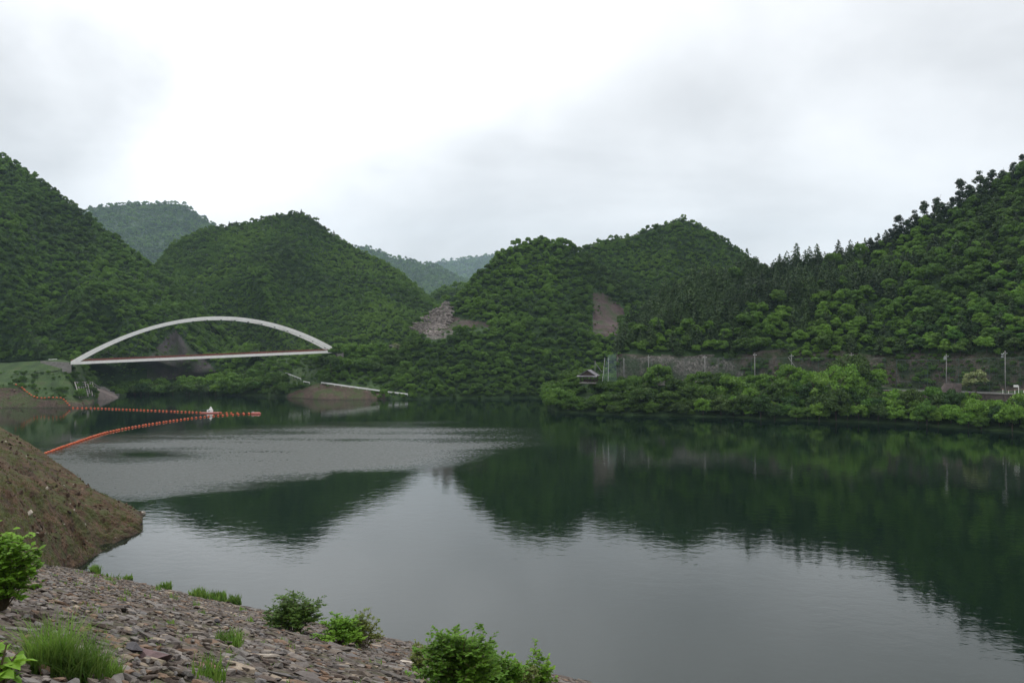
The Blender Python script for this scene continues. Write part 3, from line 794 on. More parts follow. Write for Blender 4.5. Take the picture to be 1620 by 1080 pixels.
# pines along the right skyline
SKY_PINES = [(1374, 384, 2), (1408, 374, 8), (1422, 366, 11), (1434, 359, 10), (1448, 352, 11), (1462, 347, 12), (1482, 334, 13), (1506, 322, 9), (1518, 312, 13), (1532, 304, 11), (1548, 297, 13), (1566, 287, 10), (1584, 277, 9), (1602, 263, 8), (1616, 254, 8)]
skn = ['small pine lowest on the right skyline', 'first tall dark pine climbing the right skyline ridge', 'dark bushy pine next up from the first tall skyline pine', 'dark pine in the middle of the lower skyline clump', 'layered dark pine in the upper half of the lower skyline clump',
       'open dark pine just below the lone domed skyline pine', 'domed tall dark pine standing at the gap in the skyline row', 'short pine leaning at the foot of the upper skyline clump', 'pointed dark pine just above the skyline gap', 'dark pine beside the pointed skyline pine',
       'broad dark pine with light showing through, upper skyline clump', 'rounded dark pine past the broad one on the skyline', 'dark pine among the dense upper skyline row', 'dark pine second from the right edge on the skyline', 'dark pine at the right edge on the skyline']
rg = HILLS['right_hill']['rows'][-3]
for k, (px, py, hh) in enumerate(SKY_PINES):
    b = min(rg, key=lambda v: abs(proj(v)[0] - px)); s = max(.62, hh / 12.5) * 1.05
    grow('pine', Vector((b.x, b.y - 1, b.z - .8)), s * 1.3, skn[k], 'pines along the right skyline', k)

for k in range(22):
    px = 1385 + k * 11.5 + random.uniform(-4, 4)
    b = min(rg, key=lambda v: abs(proj(v)[0] - px)); o = grow('pine', Vector((b.x, b.y - random.uniform(1, 5), b.z - 1.2)), random.uniform(.5, .85), None, None, k)
    pend(o, '%s pine in the skyline row of the right hill' % ('low bushy' if k % 2 else 'low dark'), 'pines along the right skyline', px)
# --- waterside thicket below the road
tk = []
for q in sample('right_hill', 2600, 2.9, (1, 7), seed=8) + sample('wooded_point', 500, 2.8, (1, 16), seed=9):
    px, py = q[3], q[4]
    if 921 < px < 945 and q[1] > 335: continue
    if 1392 < px < 1730 and q[2] > 7.2: continue
    tk.append(q)
def thick_zone(px):
    for a, b in ((905, 'on the point left of the small roofed pavilion'), (950, 'just below the small roofed pavilion'), (1000, 'below the leaning net end'), (1070, 'below the grey rock face'), (1155, 'between the second and fourth poles'), (1223, 'right of the fourth pole'),
                 (1300, 'below the braced pole'), (1400, 'forming the tallest mound of the thicket'), (1480, 'below the dark retaining wall'), (1545, 'below the pale concrete buttress'), (1625, 'below the white signboard'), (9999, 'past the white signboard')):
        if px < a: return b
tk = [q for q in tk if not (1392 < q[3] < 1535 and q[2] > 5.2 and random.random() < .8)]
tin = [q for q in tk if inview(q)]; tout = [q for q in tk if not inview(q)]
tin.sort(key=lambda q: q[1])
def thick_scale(q):
    px = q[3]; s = .72 + .62 * random.random() ** 1.3
    if 1270 < px < 1385: s *= 1.0 + .55 * math.exp(-((px - 1335) / 42) ** 2) * (1 if q[2] > 4 else .3)
    if 1400 < px < 1545 and q[2] > 5: s *= .58
    if px > 1545 and q[2] > 5: s *= .52
    if 1060 < px < 1120 and q[2] > 7: s *= .75
    return s
for q in tin[:120]:
    tn = random.randrange(3); o = grow('bushy', q, thick_scale(q), None, None, tone=tn, hs=random.uniform(1.0, 1.35))
    pend(o, '%s thicket tree %s, %s' % (TONES[tn], 'at the waterline' if q[2] < 4.5 else 'up the bank', thick_zone(q[3])), 'waterside thicket trees', q[3])
scatter_stuff('thicket_growth', [q[:7] + (thick_scale(q),) for q in tin[120:]] + [q[:7] + (.85,) for q in tout], BUSHY, 'remaining leafy undergrowth filling the bank at the waterline', 'undergrowth', .9, 1.1, seed=12)
grow('pale', P(1543, 630, 277), 1.6, 'pale cream blossoming tree rising beside the concrete buttress', None, 0)
grow('pale', P(898, 652, 339), .5, 'small pale blossoming tree at the tip of the thicket', None, 1)

sg = [q[:7] + (random.uniform(.12, .34),) for q in sample('left_mountain', 9000, 2.6, (2, 60), 71) if inpoly(q[3], q[4], SCREE) and noise.noise(Vector((q[0] * .07, q[1] * .07, q[2] * .09))) > -.02]
sg += [q[:7] + (random.uniform(.12, .3),) for q in sample('centre_hill', 9000, 2.4, None, 72) if q[5] in (1, 2) and noise.noise(Vector((q[0] * .1, q[1] * .1, q[2] * .12))) > .12]
scatter_stuff('scar_growth', sg, BUSHY, 'sparse low bushes dotted over the bare slope scars', 'shrubs', .8, 1.3, sink=.1, seed=73)
# --- the other hills
def forest(name, hill, n, mind, meshes, label, smin, smax, seed, skip=(1, 2), jr=None, coni=None, extra=None):
    pts = [q for q in sample(hill, n, mind, jr, seed) if q[5] not in skip and (extra is None or extra(q))]
    if coni:
        rs = random.Random(seed); cc = [q for q in pts if .5 + .5 * noise.noise(Vector((q[0] * .02, q[1] * .02, 5))) + rs.uniform(-.15, .15) > coni]
        ids = set(id(q) for q in cc); pts = [q for q in pts if id(q) not in ids]
        scatter_stuff(name.replace('forest', 'conifers'), cc, FARC, label.replace('leafy', 'dark coniferous'), 'forest', smin * .85, smax * .85, seed=seed + 1)
    scatter_stuff(name, pts, meshes, label, 'forest', smin, smax, seed=seed)
    return pts
def ch_extra(q):
    for pg in (PURPLE, BENCH, TERR):
        if inpoly(q[3], q[4] - 7, pg): return False
    return True
cf = forest('centre_hill_forest', 'centre_hill', 34000, 1.95, CROWN[:5] , 'leafy forest wrapping the steep centre hill above the lake', .34, .58, 21, coni=.80, extra=ch_extra)
forest('rear_peak_forest', 'rear_peak', 46000, 1.85, FAR, 'leafy forest on the pointed peak behind the centre hill', .32, .52, 22, coni=.74)
forest('bridge_mountain_forest', 'bridge_mountain', 100000, 1.9, FAR, 'leafy forest on the mountain rising behind the white bridge', .31, .52, 23, coni=.78)
forest('left_mountain_forest', 'left_mountain', 96000, 1.95, CROWN[4:] + FAR[:3], 'leafy forest on the steep mountain at the left', .33, .58, 24, coni=.74,
       extra=lambda q: not inpoly(q[3], q[4] - 6, SCREE) and q[6] > 8)
forest('far_left_forest', 'far_left_mountain', 18000, 7.2, FAR, 'hazy leafy forest on the flat-topped mountain far left', 1.1, 1.7, 25)
forest('far_centre_forest', 'far_centre_mountain', 16000, 9.5, FAR, 'hazy leafy forest on the distant ridge in the valley gap', 1.4, 2.1, 26)
forest('farthest_forest', 'farthest_mountain', 14000, 15, FAR, 'bluish leafy forest on the farthest ridge in the valley gap', 2.3, 3.4, 27)
forest('valley_shoulder_forest', 'valley_shoulder', 10000, 3.3, FAR, 'leafy forest on the low shoulder in the valley gap', .55, .9, 28)

# valley bank bushes and trees
vb = []
for q in sample('valley_bank', 2600, 2.6, None, 31):
    px, py = q[3], q[4]
    if q[5] == 1 and random.random() > .03: continue
    s = 1.0
    if 500 < px < 640 and py > 608: s = .22
    elif px > 500: s = .7 + .3 * (px > 525) * (py < 592)
    elif px < 470 and py > 600: s = .85
    else: s = .5
    if 455 < px < 505 and 585 < py < 612: s = .25
    vb.append(q + (s,))
scatter_stuff('bank_bushes', vb, BUSHY, 'green bushes covering the bank below the right end of the bridge', 'bushes', .7, 1.1, seed=33)
lab = ['dark rounded tree hiding the right foot of the arch', 'dark tree right of the bridge end', 'dark leafy tree between the bridge end and the roadside railing', 'tall dark tree under the right foot of the arch', 'dark tree standing behind the bare cut bank', 'broad dark tree left of the pale blossoming trees', 'dark shrubby tree on the slope above the long white guardrail']
for k, (px, py, D, s) in enumerate(((533, 572, 452, 1.5), (556, 573, 468, 1.45), (574, 572, 472, 1.2), (545, 592, 458, 1.3), (566, 592, 460, 1.1), (590, 585, 470, 1.0), (524, 586, 446, 1.2))):
    grow('broad', P(px, py, D), s, lab[k], 'dark trees by the right end of the bridge', k)
for k, (px, py, D, s) in enumerate(((569, 560, 480, .9), (598, 562, 482, 1.0), (628, 560, 484, 1.1), (612, 575, 474, .8))):
    grow('pale', P(px, py, D), s, ['cream blossoming tree nearest the bridge end', 'cream blossoming tree second from the bridge end', 'cream blossoming tree farthest right beside the hillside road', 'cream blossoming tree lowest on the slope above the guardrail'][k], 'cream blossoming trees on the slope right of the bridge', k)

# trees along the far left shore under the bridge
k = 0
fl = []
for i in range(64):
    px = random.uniform(150, 335); py = np.interp(px, [150, 200, 300, 335], [612, 624, 621, 622]) - random.uniform(0, 16); D = np.interp(py, [595, 625], [500, 462]); fl.append((px, py, D))
fl.sort(key=lambda t: -t[2])
flq = []
for i, (px, py, D) in enumerate(fl):
    p = P(px, py, D); p.z = max(p.z - 3, .3)
    if i >= len(fl) - 26: o = grow('bushy', p, random.uniform(.85, 1.3), None, None, tone=0 if i % 3 else 1); pend(o, '%s round tree on the far shore beneath the arch' % TONES[0 if i % 3 else 1], 'trees on the far shore beneath the arch', px)
    else: flq.append((p.x, p.y, p.z, px, py, 0, 0, 1.0))
scatter_stuff('far_shore_growth', flq, BUSHY, 'dark leafy growth on the far shore beneath the arch', 'undergrowth', .9, 1.35, seed=91)
spq = []
for i in range(34):
    px = random.uniform(335, 455); py = np.interp(px, [335, 400, 455], [622, 622, 624]) - random.uniform(0, 10)
    p = P(px, py, 462 + random.uniform(-4, 16)); p.z = max(p.z - 1.5, .3)
    if i < 14: o = grow('bushy', p, random.uniform(.75, 1.1), None, None, tone=1 + i % 2); pend(o, '%s bushy tree on the spit below the bridge deck' % TONES[1 + i % 2], 'bushy trees on the spit below the bridge deck', px)
    else: spq.append((p.x, p.y, p.z, px, py, 0, 0, 1.0))
scatter_stuff('spit_growth', spq, BUSHY, 'leafy growth on the rounded spit below the bridge deck', 'undergrowth', .75, 1.1, seed=92)
# left bank shrubs and the tree row behind the road
lb = []
for q in sample('left_bank', 1800, 2.2, None, 41):
    px, py = q[3], q[4]
    if q[5] != 0: continue
    n_ = .5 + .5 * noise.noise(Vector((q[0] * .09, q[1] * .09, 2)))
    if py < 588 and px < 108 and n_ < .74: continue
    if n_ < .42 and px < 150: continue
    lb.append(q + ((.14 + .22 * random.random()) * (1.6 if px > 112 else 1),))
scatter_stuff('bank_shrubs', lb, BUSHY, 'low green shrubs dotted over the grassy left bank', 'shrubs', .8, 1.3, sink=.1, seed=43)
rwq = []
for i in range(70):
    px = -60 + i * 2.75 + random.uniform(-2, 2); D = 448 + random.uniform(0, 26)
    p = P(px, np.interp(px, [-60, 60, 130], [571, 568, 572]) + random.uniform(0, 4), D); s = random.uniform(.45, .95)
    if i % 4 == 0 and px > -5: tn = 1 + (i // 4) % 2; o = grow('broad' if rnd() < .5 else 'bushy', p, s, None, None, tone=tn); pend(o, '%s tree in the row behind the left bank road' % TONES[tn], 'trees in the row behind the left bank road', px)
    else: rwq.append((p.x, p.y, p.z, px, 570, 0, 0, s))
scatter_stuff('roadside_growth', rwq, CROWN[:3] + BUSHY[:2], 'leafy growth behind the left bank road', 'undergrowth', .95, 1.05, seed=93)

# ------------------------------------------------------------------ arch bridge
def bridge():
    Lp = Vector((-221.6, 400, 0)); Rp = Vector((-102.0, 465, 0)); ax = Rp - Lp; ln = ax.length; ax.normalize(); pw = Vector((-ax.y, ax.x, 0))
    zl = 20.5; zr = 26.4; rise = 21.0; Wd = 9.0
    B = empty('arch_bridge', (Lp.x, Lp.y, 0), math.atan2(ax.y, ax.x), 'long white arch bridge with brown-red railings across the lake arm', 'bridge')
    zc = lambda t: zl + (zr - zl) * t
    def pt(t, w, z): return Vector((t * ln, w, z))
    def box_sweep(name, mat, ts, w, top, bot, width):
        V = []; Fc = []
        for t in ts:
            for (dw, z) in ((-width / 2, bot(t)), (width / 2, bot(t)), (width / 2, top(t)), (-width / 2, top(t))): V.append(pt(t, w + dw, z))
        for i in range(len(ts) - 1):
            for q in range(4): Fc.append((i * 4 + q, i * 4 + (q + 1) % 4, (i + 1) * 4 + (q + 1) % 4, (i + 1) * 4 + q))
        Fc.append((3, 2, 1, 0)); n = (len(ts) - 1) * 4; Fc.append((n, n + 1, n + 2, n + 3))
        return link(name, mesh_from(name, V, Fc), mat, B)
    ts = [i / 48 for i in range(49)]
    top = lambda t: zc(t) + 4 * rise * t * (1 - t) + .25
    def bot(t):
        sl = (zr - zl + 4 * rise * (1 - 2 * t)) / ln; dep = 1.75 + .7 * abs(2 * t - 1) ** 3
        return max(top(t) - dep * math.sqrt(1 + sl * sl), zc(t) - 1.35)
    for w in (0, Wd): box_sweep('arch_rib', M['white_steel'], ts, w, top, bot, 1.3)
    for w in (0, Wd): box_sweep('girder', M['white_steel'], ts, w, lambda t: zc(t) - .05, lambda t: zc(t) - 1.38, 1.0)
    box_sweep('deck', M['deck'], ts, Wd / 2, lambda t: zc(t) - .12, lambda t: zc(t) - .55, Wd - 1.05)
    n = 19
    cb = MB().box((0, 0, 0), (1.0, Wd - 1.3, .9)).mesh('cross_beam'); cb.materials.append(M['white_steel'])
    nm = MB().box((0, 0, 0), (.9, .9, .5)).mesh('hanger_socket'); nm.materials.append(M['net'])
    for i in range(1, n):
        t = i / n
        if 2 < i < n - 2 and i % 2: link('cross_beam', cb, None, B, pt(t, Wd / 2, (top(t) + bot(t)) / 2))
        for w in (0, Wd): link('hanger_socket', nm, None, B, pt(t, w, bot(t) - .15))
        for w in (0, Wd):
            for s in (-1, 1):
                t2 = t + s * .045 * (1 + (bot(t) - zc(t)) / 16)
                if .03 < t2 < .97: MB().tube([pt(t, w, bot(t)), pt(t2, w, zc(t2))], .03, 3).build('hanger', M['cable'], B)
    for w in (.0, Wd):
        mb = MB()
        for i in range(int(ln / .5)):
            t = (i + .5) / int(ln / .5); mb.box(pt(t, w, zc(t) + .5), (.20 if i % 4 else .28, .08, .95))
        r = mb.build('railing', M['rail_red'], B)
        for zz in (.45, .95):
            mb = MB(); mb.bar(pt(0, w, zl + zz), pt(1, w, zr + zz), .12, .14); mb.build('rail', M['rail_red'], r)
    mb = MB(); mb.box(pt(-.012, Wd / 2, zl - 4.2), (4, Wd + 3, 5.6)); mb.build('abutment', M['concrete'], B)
    mb = MB(); b = len(mb.V)
    for w in (-1.6, -1.0):
        for (x, z) in ((-.5, zl - .2), (-13, zl + .6), (-13, zl - .4), (-1.4, zl - 4.0), (-.5, zl - 4.0)): mb.V.append(Vector((x, w, z)))
    mb.F += [[b + 4, b + 3, b + 2, b + 1, b], [b + 5, b + 6, b + 7, b + 8, b + 9]] + [[b + i, b + (i + 1) % 5, b + 5 + (i + 1) % 5, b + 5 + i] for i in range(5)]
    mb.build('wing_wall', M['concrete'], B)
    MB().box(pt(1.01, Wd / 2, zr - 3.6), (4, Wd + 3, 4.4)).build('abutment', M['concrete'], B)
    return B
bridge()

# ------------------------------------------------------------------ concrete lattice on the left bank
allp = [v for r_ in HILLS['left_bank']['rows'][1:-2] for v in r_]; allxy = np.array([proj(v) for v in allp])
def lsurf(px, py, off=1.2):
    d = (allxy[:, 0] - px) ** 2 + (allxy[:, 1] - py) ** 2; i = np.argsort(d)[:4]; return P(px, py, float(np.min([allp[q].y for q in i])) - off)
def lattice():
    g = empty('slope_lattice', lsurf(128, 630), 0, 'pale concrete lattice frame pinned to the slope below the bridge end', 'retaining frame')
    o = g.location
    cs = [(118, 604), (146, 604), (150, 626), (126, 629)]
    def bl(u, v):
        x = (cs[0][0] * (1 - u) + cs[1][0] * u) * (1 - v) + (cs[3][0] * (1 - u) + cs[2][0] * u) * v
        y = (cs[0][1] * (1 - u) + cs[1][1] * u) * (1 - v) + (cs[3][1] * (1 - u) + cs[2][1] * u) * v
        return lsurf(x, y) - o
    for i in range(8):
        u = i / 7; MB().bar(bl(u, 0), bl(u, 1 if i not in (5,) else .8), .36, .4).build('upright_beam', M['concrete'], g)
    for j in range(7):
        v = j / 6.4; MB().bar(bl(0 if j < 4 else .12, v) + Vector((0, -.05, 0)), bl(1 if j != 4 else .7, v) + Vector((0, -.05, 0)), .34, .36).build('cross_bar', M['concrete'], g)
    MB().bar(lsurf(146, 605) - o, lsurf(160, 615) - o, .5, .5).build('upright_beam', M['concrete'], g)
lattice()

# apron of grey concrete by the water
def slab(name, pts, th, mat, parent=None, **kw):
    n = len(pts); V = [Vector(p) for p in pts] + [Vector(p) + Vector((0, th * .8, -th * .6)) for p in pts]
    Fc = [list(range(n))[::-1], [n + i for i in range(n)]] + [[i, (i + 1) % n, n + (i + 1) % n, n + i] for i in range(n)]
    return link(name, mesh_from(name, V, Fc), mat, parent)
ap = slab('concrete_apron', [lsurf(149, 615), lsurf(164, 614), lsurf(184, 625), W(187, 630), W(150, 632.5)], 1.2, M['darkconcrete'])
tag(ap, 'grey concrete apron sloping into the water beside the lattice frame', 'apron')

# ------------------------------------------------------------------ floating booms
buoy_mesh = MB().lathe([(.001, -.30), (.24, -.27), (.40, -.10), (.43, .08), (.38, .26), (.22, .39), (.10, .42), (.001, .43)], n=12).mesh('buoy', True); buoy_mesh.materials.append(M['orange'])
cap_mesh = MB().lathe([(.20, .392), (.24, .42), (.12, .48), (.001, .49)], n=8).mesh('cap', True); cap_mesh.materials.append(M['white'])
def boom(name, pts, label, step=2.15, float_z=.08, rope_dz=.1):
    P3 = [Vector(p) for p in pts]; seg = [(P3[i + 1] - P3[i]).length for i in range(len(P3) - 1)]; tot = sum(seg)
    g = empty(name, P3[0], 0, label, 'floating boom'); s = step * .5; path = []
    while s < tot:
        a = s; i = 0
        while a > seg[i]: a -= seg[i]; i += 1
        p = P3[i].lerp(P3[i + 1], a / seg[i]) - P3[0]; p.x += random.uniform(-.12, .12); p.z += float_z
        o = link('buoy', buoy_mesh, None, g, p); o.rotation_euler = (random.uniform(-.2, .2), random.uniform(-.2, .2), rnd() * 6)
        path.append(p + Vector((0, 0, rope_dz - .08)))
        s += step * random.uniform(.9, 1.1)
    MB().tube(path, .07, 5).build('rope', M['orange_dark'], g)
    return g
def smooth_path(pp, n=6):
    out = []
    for i in range(len(pp) - 1):
        a = pp[max(i - 1, 0)]; b = pp[i]; c = pp[i + 1]; d = pp[min(i + 2, len(pp) - 1)]
        for k in range(n):
            t = k / n
            out.append(tuple(.5 * (2 * b[q] + (c[q] - a[q]) * t + (2 * a[q] - 5 * b[q] + 4 * c[q] - d[q]) * t * t + (3 * b[q] - a[q] - 3 * c[q] + d[q]) * t ** 3) for q in range(len(b))))
    out.append(pp[-1]); return out
boom('near_boom', [W(*p) for p in smooth_path([(62, 722), (90, 711), (120, 700.5), (160, 687), (200, 678), (240, 671), (290, 663.5), (330, 659), (365, 656.5), (404, 654.5)])], 'near string of orange floats curving from the earth mound to the raft')
boom('far_boom', [W(*p) for p in smooth_path([(112, 645.5), (150, 646), (200, 648), (250, 650), (300, 652), (322, 653)])], 'far string of orange floats from the left bank to the white machine')
boom('link_boom', [W(*p) for p in smooth_path([(345, 653.2), (370, 653.8), (396, 654.2)])], 'short string of orange floats between the white machine and the raft', step=2.6)
bank_pts = []
lbrows = HILLS['left_bank']['rows']
allp = [v for r in lbrows[1:-2] for v in r]; allxy = np.array([proj(v) for v in allp])
for p in smooth_path([(25, 609), (35, 614), (45, 622), (55, 629), (68, 631), (85, 630.5), (98, 631), (106, 637), (112, 644)], 3):
    i = int(np.argmin((allxy[:, 0] - p[0]) ** 2 + (allxy[:, 1] - p[1]) ** 2)); v = allp[i]; q = P(p[0], p[1], v.y); q.z = max(q.z, v.z) + .45; q.y -= .6
    bank_pts.append(q)
boom('stranded_boom', bank_pts, 'string of orange floats stranded on the red left bank', step=1.9, float_z=0)

def work_raft():
    c = W(333, 653.4); g = empty('work_raft', c, .05, 'small work raft with white machine moored in the float line', 'raft')
    MB().box((0, 0, .2), (7.2, 2.6, .35)).build('deck', M['raftred'], g)
    for y in (-.9, .9): MB().tube([(-3.6, y, -.02), (3.6, y, -.02)], .32, 8).build('pontoon', M['white'], g)
    mb = MB(); mb.box((-.2, 0, .95), (2.2, 1.3, 1.1)); mb.box((.1, 0, 1.8), (1.2, 1.0, .8), None, .7)
    m = mb.build('machine', M['white'], g)
    MB().box((-.4, -.68, 1.0), (.8, .06, .5)).build('vent_panel', M['galv'], m)
    MB().lathe([(.001, 0), (.36, .02), (.33, .35), (.12, .5), (.001, .52)], (.1, 0, 2.2), 10).build('dome', M['white'], g, True)
    for y in (-1.2, 1.2):
        mb = MB()
        for x in (-3.5, -2.3, 1.6, 2.6, 3.5): mb.tube([(x, y, .38), (x, y, 1.45)], .04, 5)
        mb.tube([(-3.5, y, 1.42), (-1.6, y, 1.42)], .04, 5); mb.tube([(1.6, y, 1.42), (3.5, y, 1.42)], .04, 5)
        mb.build('handrail', M['net'], g)
work_raft()
def tip_raft():
    c = W(405, 654.6); g = empty('tip_raft', c, 0, 'faded red flat raft where the two float lines meet', 'raft')
    mb = MB(); V = []
    for z, s in ((-.25, .8), (.15, 1.0), (.55, .92), (.68, .7)):
        for k in range(12):
            t = 2 * math.pi * k / 12; x = math.cos(t); y = math.sin(t); V.append(Vector((2.1 * s * math.copysign(abs(x) ** .6, x), .9 * s * math.copysign(abs(y) ** .6, y), z)))
    Fc = [[i * 12 + k, i * 12 + (k + 1) % 12, (i + 1) * 12 + (k + 1) % 12, (i + 1) * 12 + k] for i in range(3) for k in range(12)] + [[36 + k for k in range(12)]]
    link('hull', mesh_from('hull', V, Fc, True), M['raftred'], g)
    MB().box((-1.3, 0, .82), (.8, .9, .3)).build('hatch', M['galv'], g)
tip_raft()

# ------------------------------------------------------------------ right shore: poles, net, wall, pavilion
ROADZ = 11.2
def road_pt(px, back=0.0, z=ROADZ):
    ys = np.interp(px, [c[0] for c in RH], [c[1][0][0] for c in RH]); d = wd(ys) + 21 + back
    return Vector(((px - 810) / F * d, d, z))
# road on the bench
V = []; Fc = []
xs = np.linspace(965, 1900, 60)
for x in xs:
    fr = -6.6 if x > 1396 else -.5
    V += [road_pt(x, fr, ROADZ + .06), road_pt(x, 5.5, ROADZ + .06), road_pt(x, 5.5, ROADZ - .3), road_pt(x, fr, ROADZ - .3)]
for i in range(len(xs) - 1):
    for q in range(4): Fc.append((i * 4 + q, (i + 1) * 4 + q, (i + 1) * 4 + (q + 1) % 4, i * 4 + (q + 1) % 4))
tag(link('road', mesh_from('road', V, Fc), M['deck']), kind='structure')
pole_lab = ['slim pale pole beside the leaning net end', 'pale pole standing before the left edge of the grey rock face', 'tall pale pole at the right part of the grey rock face', 'tall pale pole in front of the leafy top of the net',
            'pale pole with a slanting brace behind the thicket', 'pale pole above the highest mound of the thicket', 'pale pole with a small box, left of the blossoming tree', 'pale pole with twin insulators near the white signboard']
tops = [566, 561, 562, 558, 560, 558, 560, 555]
for k, px in enumerate([987, 1026, 1115, 1194, 1252, 1347, 1497, 1590]):
    b = road_pt(px, 6.2 if k < 2 else -1.2); top = (HZ - tops[k]) / F * b.y + CH
    g = empty('utility_pole', b, 0, pole_lab[k], 'pole', 'pole row along the right shore road'); H = top - b.z
    MB().tube([(0, 0, -.3), (0, 0, H * .5), (0, 0, H)], .19, 8, .13).build('shaft', M['pole'], g, True)
    if k >= 2:
        MB().box((0, -.1, H - .9), (1.4, .12, .12)).build('crossarm', M['galv'], g)
        for x in (-.6, .6): MB().lathe([(.06, 0), (.1, .1), (.06, .22), (.001, .24)], (x, -.1, H - .84), 6).build('insulator', M['white'], g)
    if k == 4: MB().tube([(-1.4, -.2, H - 1.2), (4.6, -.2, H * .30)], .15, 6).build('brace', M['pole'], g)
    if k == 6: MB().box((-.55, 0, H - 1.5), (.7, .5, 1.0)).build('transformer_box', M['galv'], g)
    if k == 7:
        for z in (1.1, 2.0): MB().box((-1.0, 0, H - z), (.7, .35, .5)).build('switch_box', M['galv'], g)
        MB().bar((0, 0, H - 1.5), (-1.0, 0, H - 1.5), .1, .1).build('bracket', M['galv'], g)
# rockfall net
def net(name, x0, x1, ytop, label):
    g = empty(name, road_pt(x0, 6.5), 0, label, 'net fence'); o = g.location
    n = int((x1 - x0) / 55) + 1; pst = []
    for i in range(n + 1):
        px = x0 + (x1 - x0) * i / n; b = road_pt(px, 7.0); t = (HZ - np.interp(px, [c[0] for c in ytop], [c[1] for c in ytop])) / F * b.y + CH
        pst.append((b - o, t - b.z)); MB().tube([b - o, b - o + Vector((0, 0, t - b.z))], .07, 5).build('post', M['net'], g)
    mb = MB(); mh = MB()
    for i in range(n):
        (a, ha), (b, hb) = pst[i], pst[i + 1]; m = max(3, int((b - a).length / .55))
        for k in range(m):
            f = k / m; p = a.lerp(b, f); h = ha + (hb - ha) * f - .35 * math.sin(f * math.pi); mb.tube([p, p + Vector((0, 0, h))], .028, 3, cap=False)
        for k in range(2, 9, 2):
            mh.tube([a + Vector((0, 0, ha * k / 8)), (a.lerp(b, .5)) + Vector((0, 0, (ha + hb) / 2 * k / 8 - .3 * k / 8)), b + Vector((0, 0, hb * k / 8))], .018 if k < 8 else .05, 3, cap=False)
    tag(mb.build('upright_wires', M['net'], g), kind='stuff'); tag(mh.build('level_wires', M['net'], g), kind='stuff')
net('rockfall_net', 978, 1400, [(975, 568), (1100, 567), (1200, 566), (1400, 566)], 'long green-grey rockfall net along the foot of the right cutting')
net('rockfall_net', 1418, 1760, [(1418, 569), (1530, 568), (1560, 566), (1760, 562)], 'green-grey rockfall net behind the dark retaining wall at right')
# leaning end of the net
def net_end():
    g = empty('leaning_net', P(958, 600, 338), 0, 'bluish net hanging from leaning wires at the end of the cutting', 'net'); o = g.location
    tl, tr, bl, br = P(962, 562, 350), P(974, 560, 350), P(953, 601, 336), P(976, 603, 338)
    mb = MB()
    for i in range(15):
        f = i / 14; mb.tube([tl.lerp(tr, f) - o, bl.lerp(br, f) - o], .035, 3, cap=False)
    for j in range(15):
        f = j / 14; mb.tube([tl.lerp(bl, f) - o, tr.lerp(br, f) - o], .03, 3, cap=False)
    tag(mb.build('net_wires', M['net_blue'], g), kind='stuff')
    for px0, px1 in ((957, 953), (963, 962)): MB().tube([P(px1, 603, 336) - o, P(px0, 566, 344) - o], .07, 5).build('support_post', M['galv'], g)
M['net_blue'] = simple('blue_green_net', (.08, .14, .14), .6, .2, 2)
net_end()
# slanting pole pair left of the net
g = empty('braced_post', P(941, 600, 344), 0, 'thin post with a long slanting strut beside the pavilion roof', 'post'); o = g.location
MB().tube([P(941, 603, 344) - o, P(941.5, 570, 344) - o], .13, 6).build('shaft', M['pole'], g)
MB().tube([P(941, 573, 343.5) - o, P(952, 588, 343.5) - o], .12, 6).build('strut', M['pole'], g)

# retaining wall below the road at right
def wall():
    g = empty('retaining_wall', road_pt(1398, -7), 0, 'dark stained concrete retaining wall holding the road above the thicket', 'wall'); o = g.location
    for i, (a, b) in enumerate(((1394, 1420), (1421, 1448), (1449, 1474), (1475, 1500), (1501, 1526), (1527, 1556), (1557, 1586), (1587, 1622), (1623, 1670), (1671, 1720))):
        p, q = road_pt(a, -7.0) - o, road_pt(b, -7.0) - o; mb = MB(); B = len(mb.V)
        for r_ in (p, q):
            for (dy, dz) in ((0, -.1), (-1.4, -6.5), (1.0, -6.5), (1.0, -.1)): mb.V.append(r_ + Vector((0, dy, dz)))
        mb.F += [[B, B + 1, B + 2, B + 3], [B + 7, B + 6, B + 5, B + 4], [B, B + 4, B + 5, B + 1], [B + 1, B + 5, B + 6, B + 2], [B + 2, B + 6, B + 7, B + 3], [B + 3, B + 7, B + 4, B]]
        mb.build('panel', M['darkconcrete'], g)
    MB().bar(road_pt(1394, -7.2, ROADZ + .12) - o, road_pt(1560, -7.2, ROADZ + .12) - o, .7, .3).build('coping', M['concrete'], g)
    MB().bar(road_pt(1561, -7.2, ROADZ + .12) - o, road_pt(1720, -7.2, ROADZ + .12) - o, .7, .3).build('coping', M['concrete'], g)
wall()
bt = slab('concrete_buttress', [P(1494, 606, 282.0), P(1522, 606, 282.0), P(1520, 627, 279.5), P(1490, 628, 279.5)], 3.0, M['buttress'] if 'buttress' in M else M['darkconcrete'])
tag(bt, 'paler trapezoid concrete buttress standing out from the retaining wall', 'buttress')
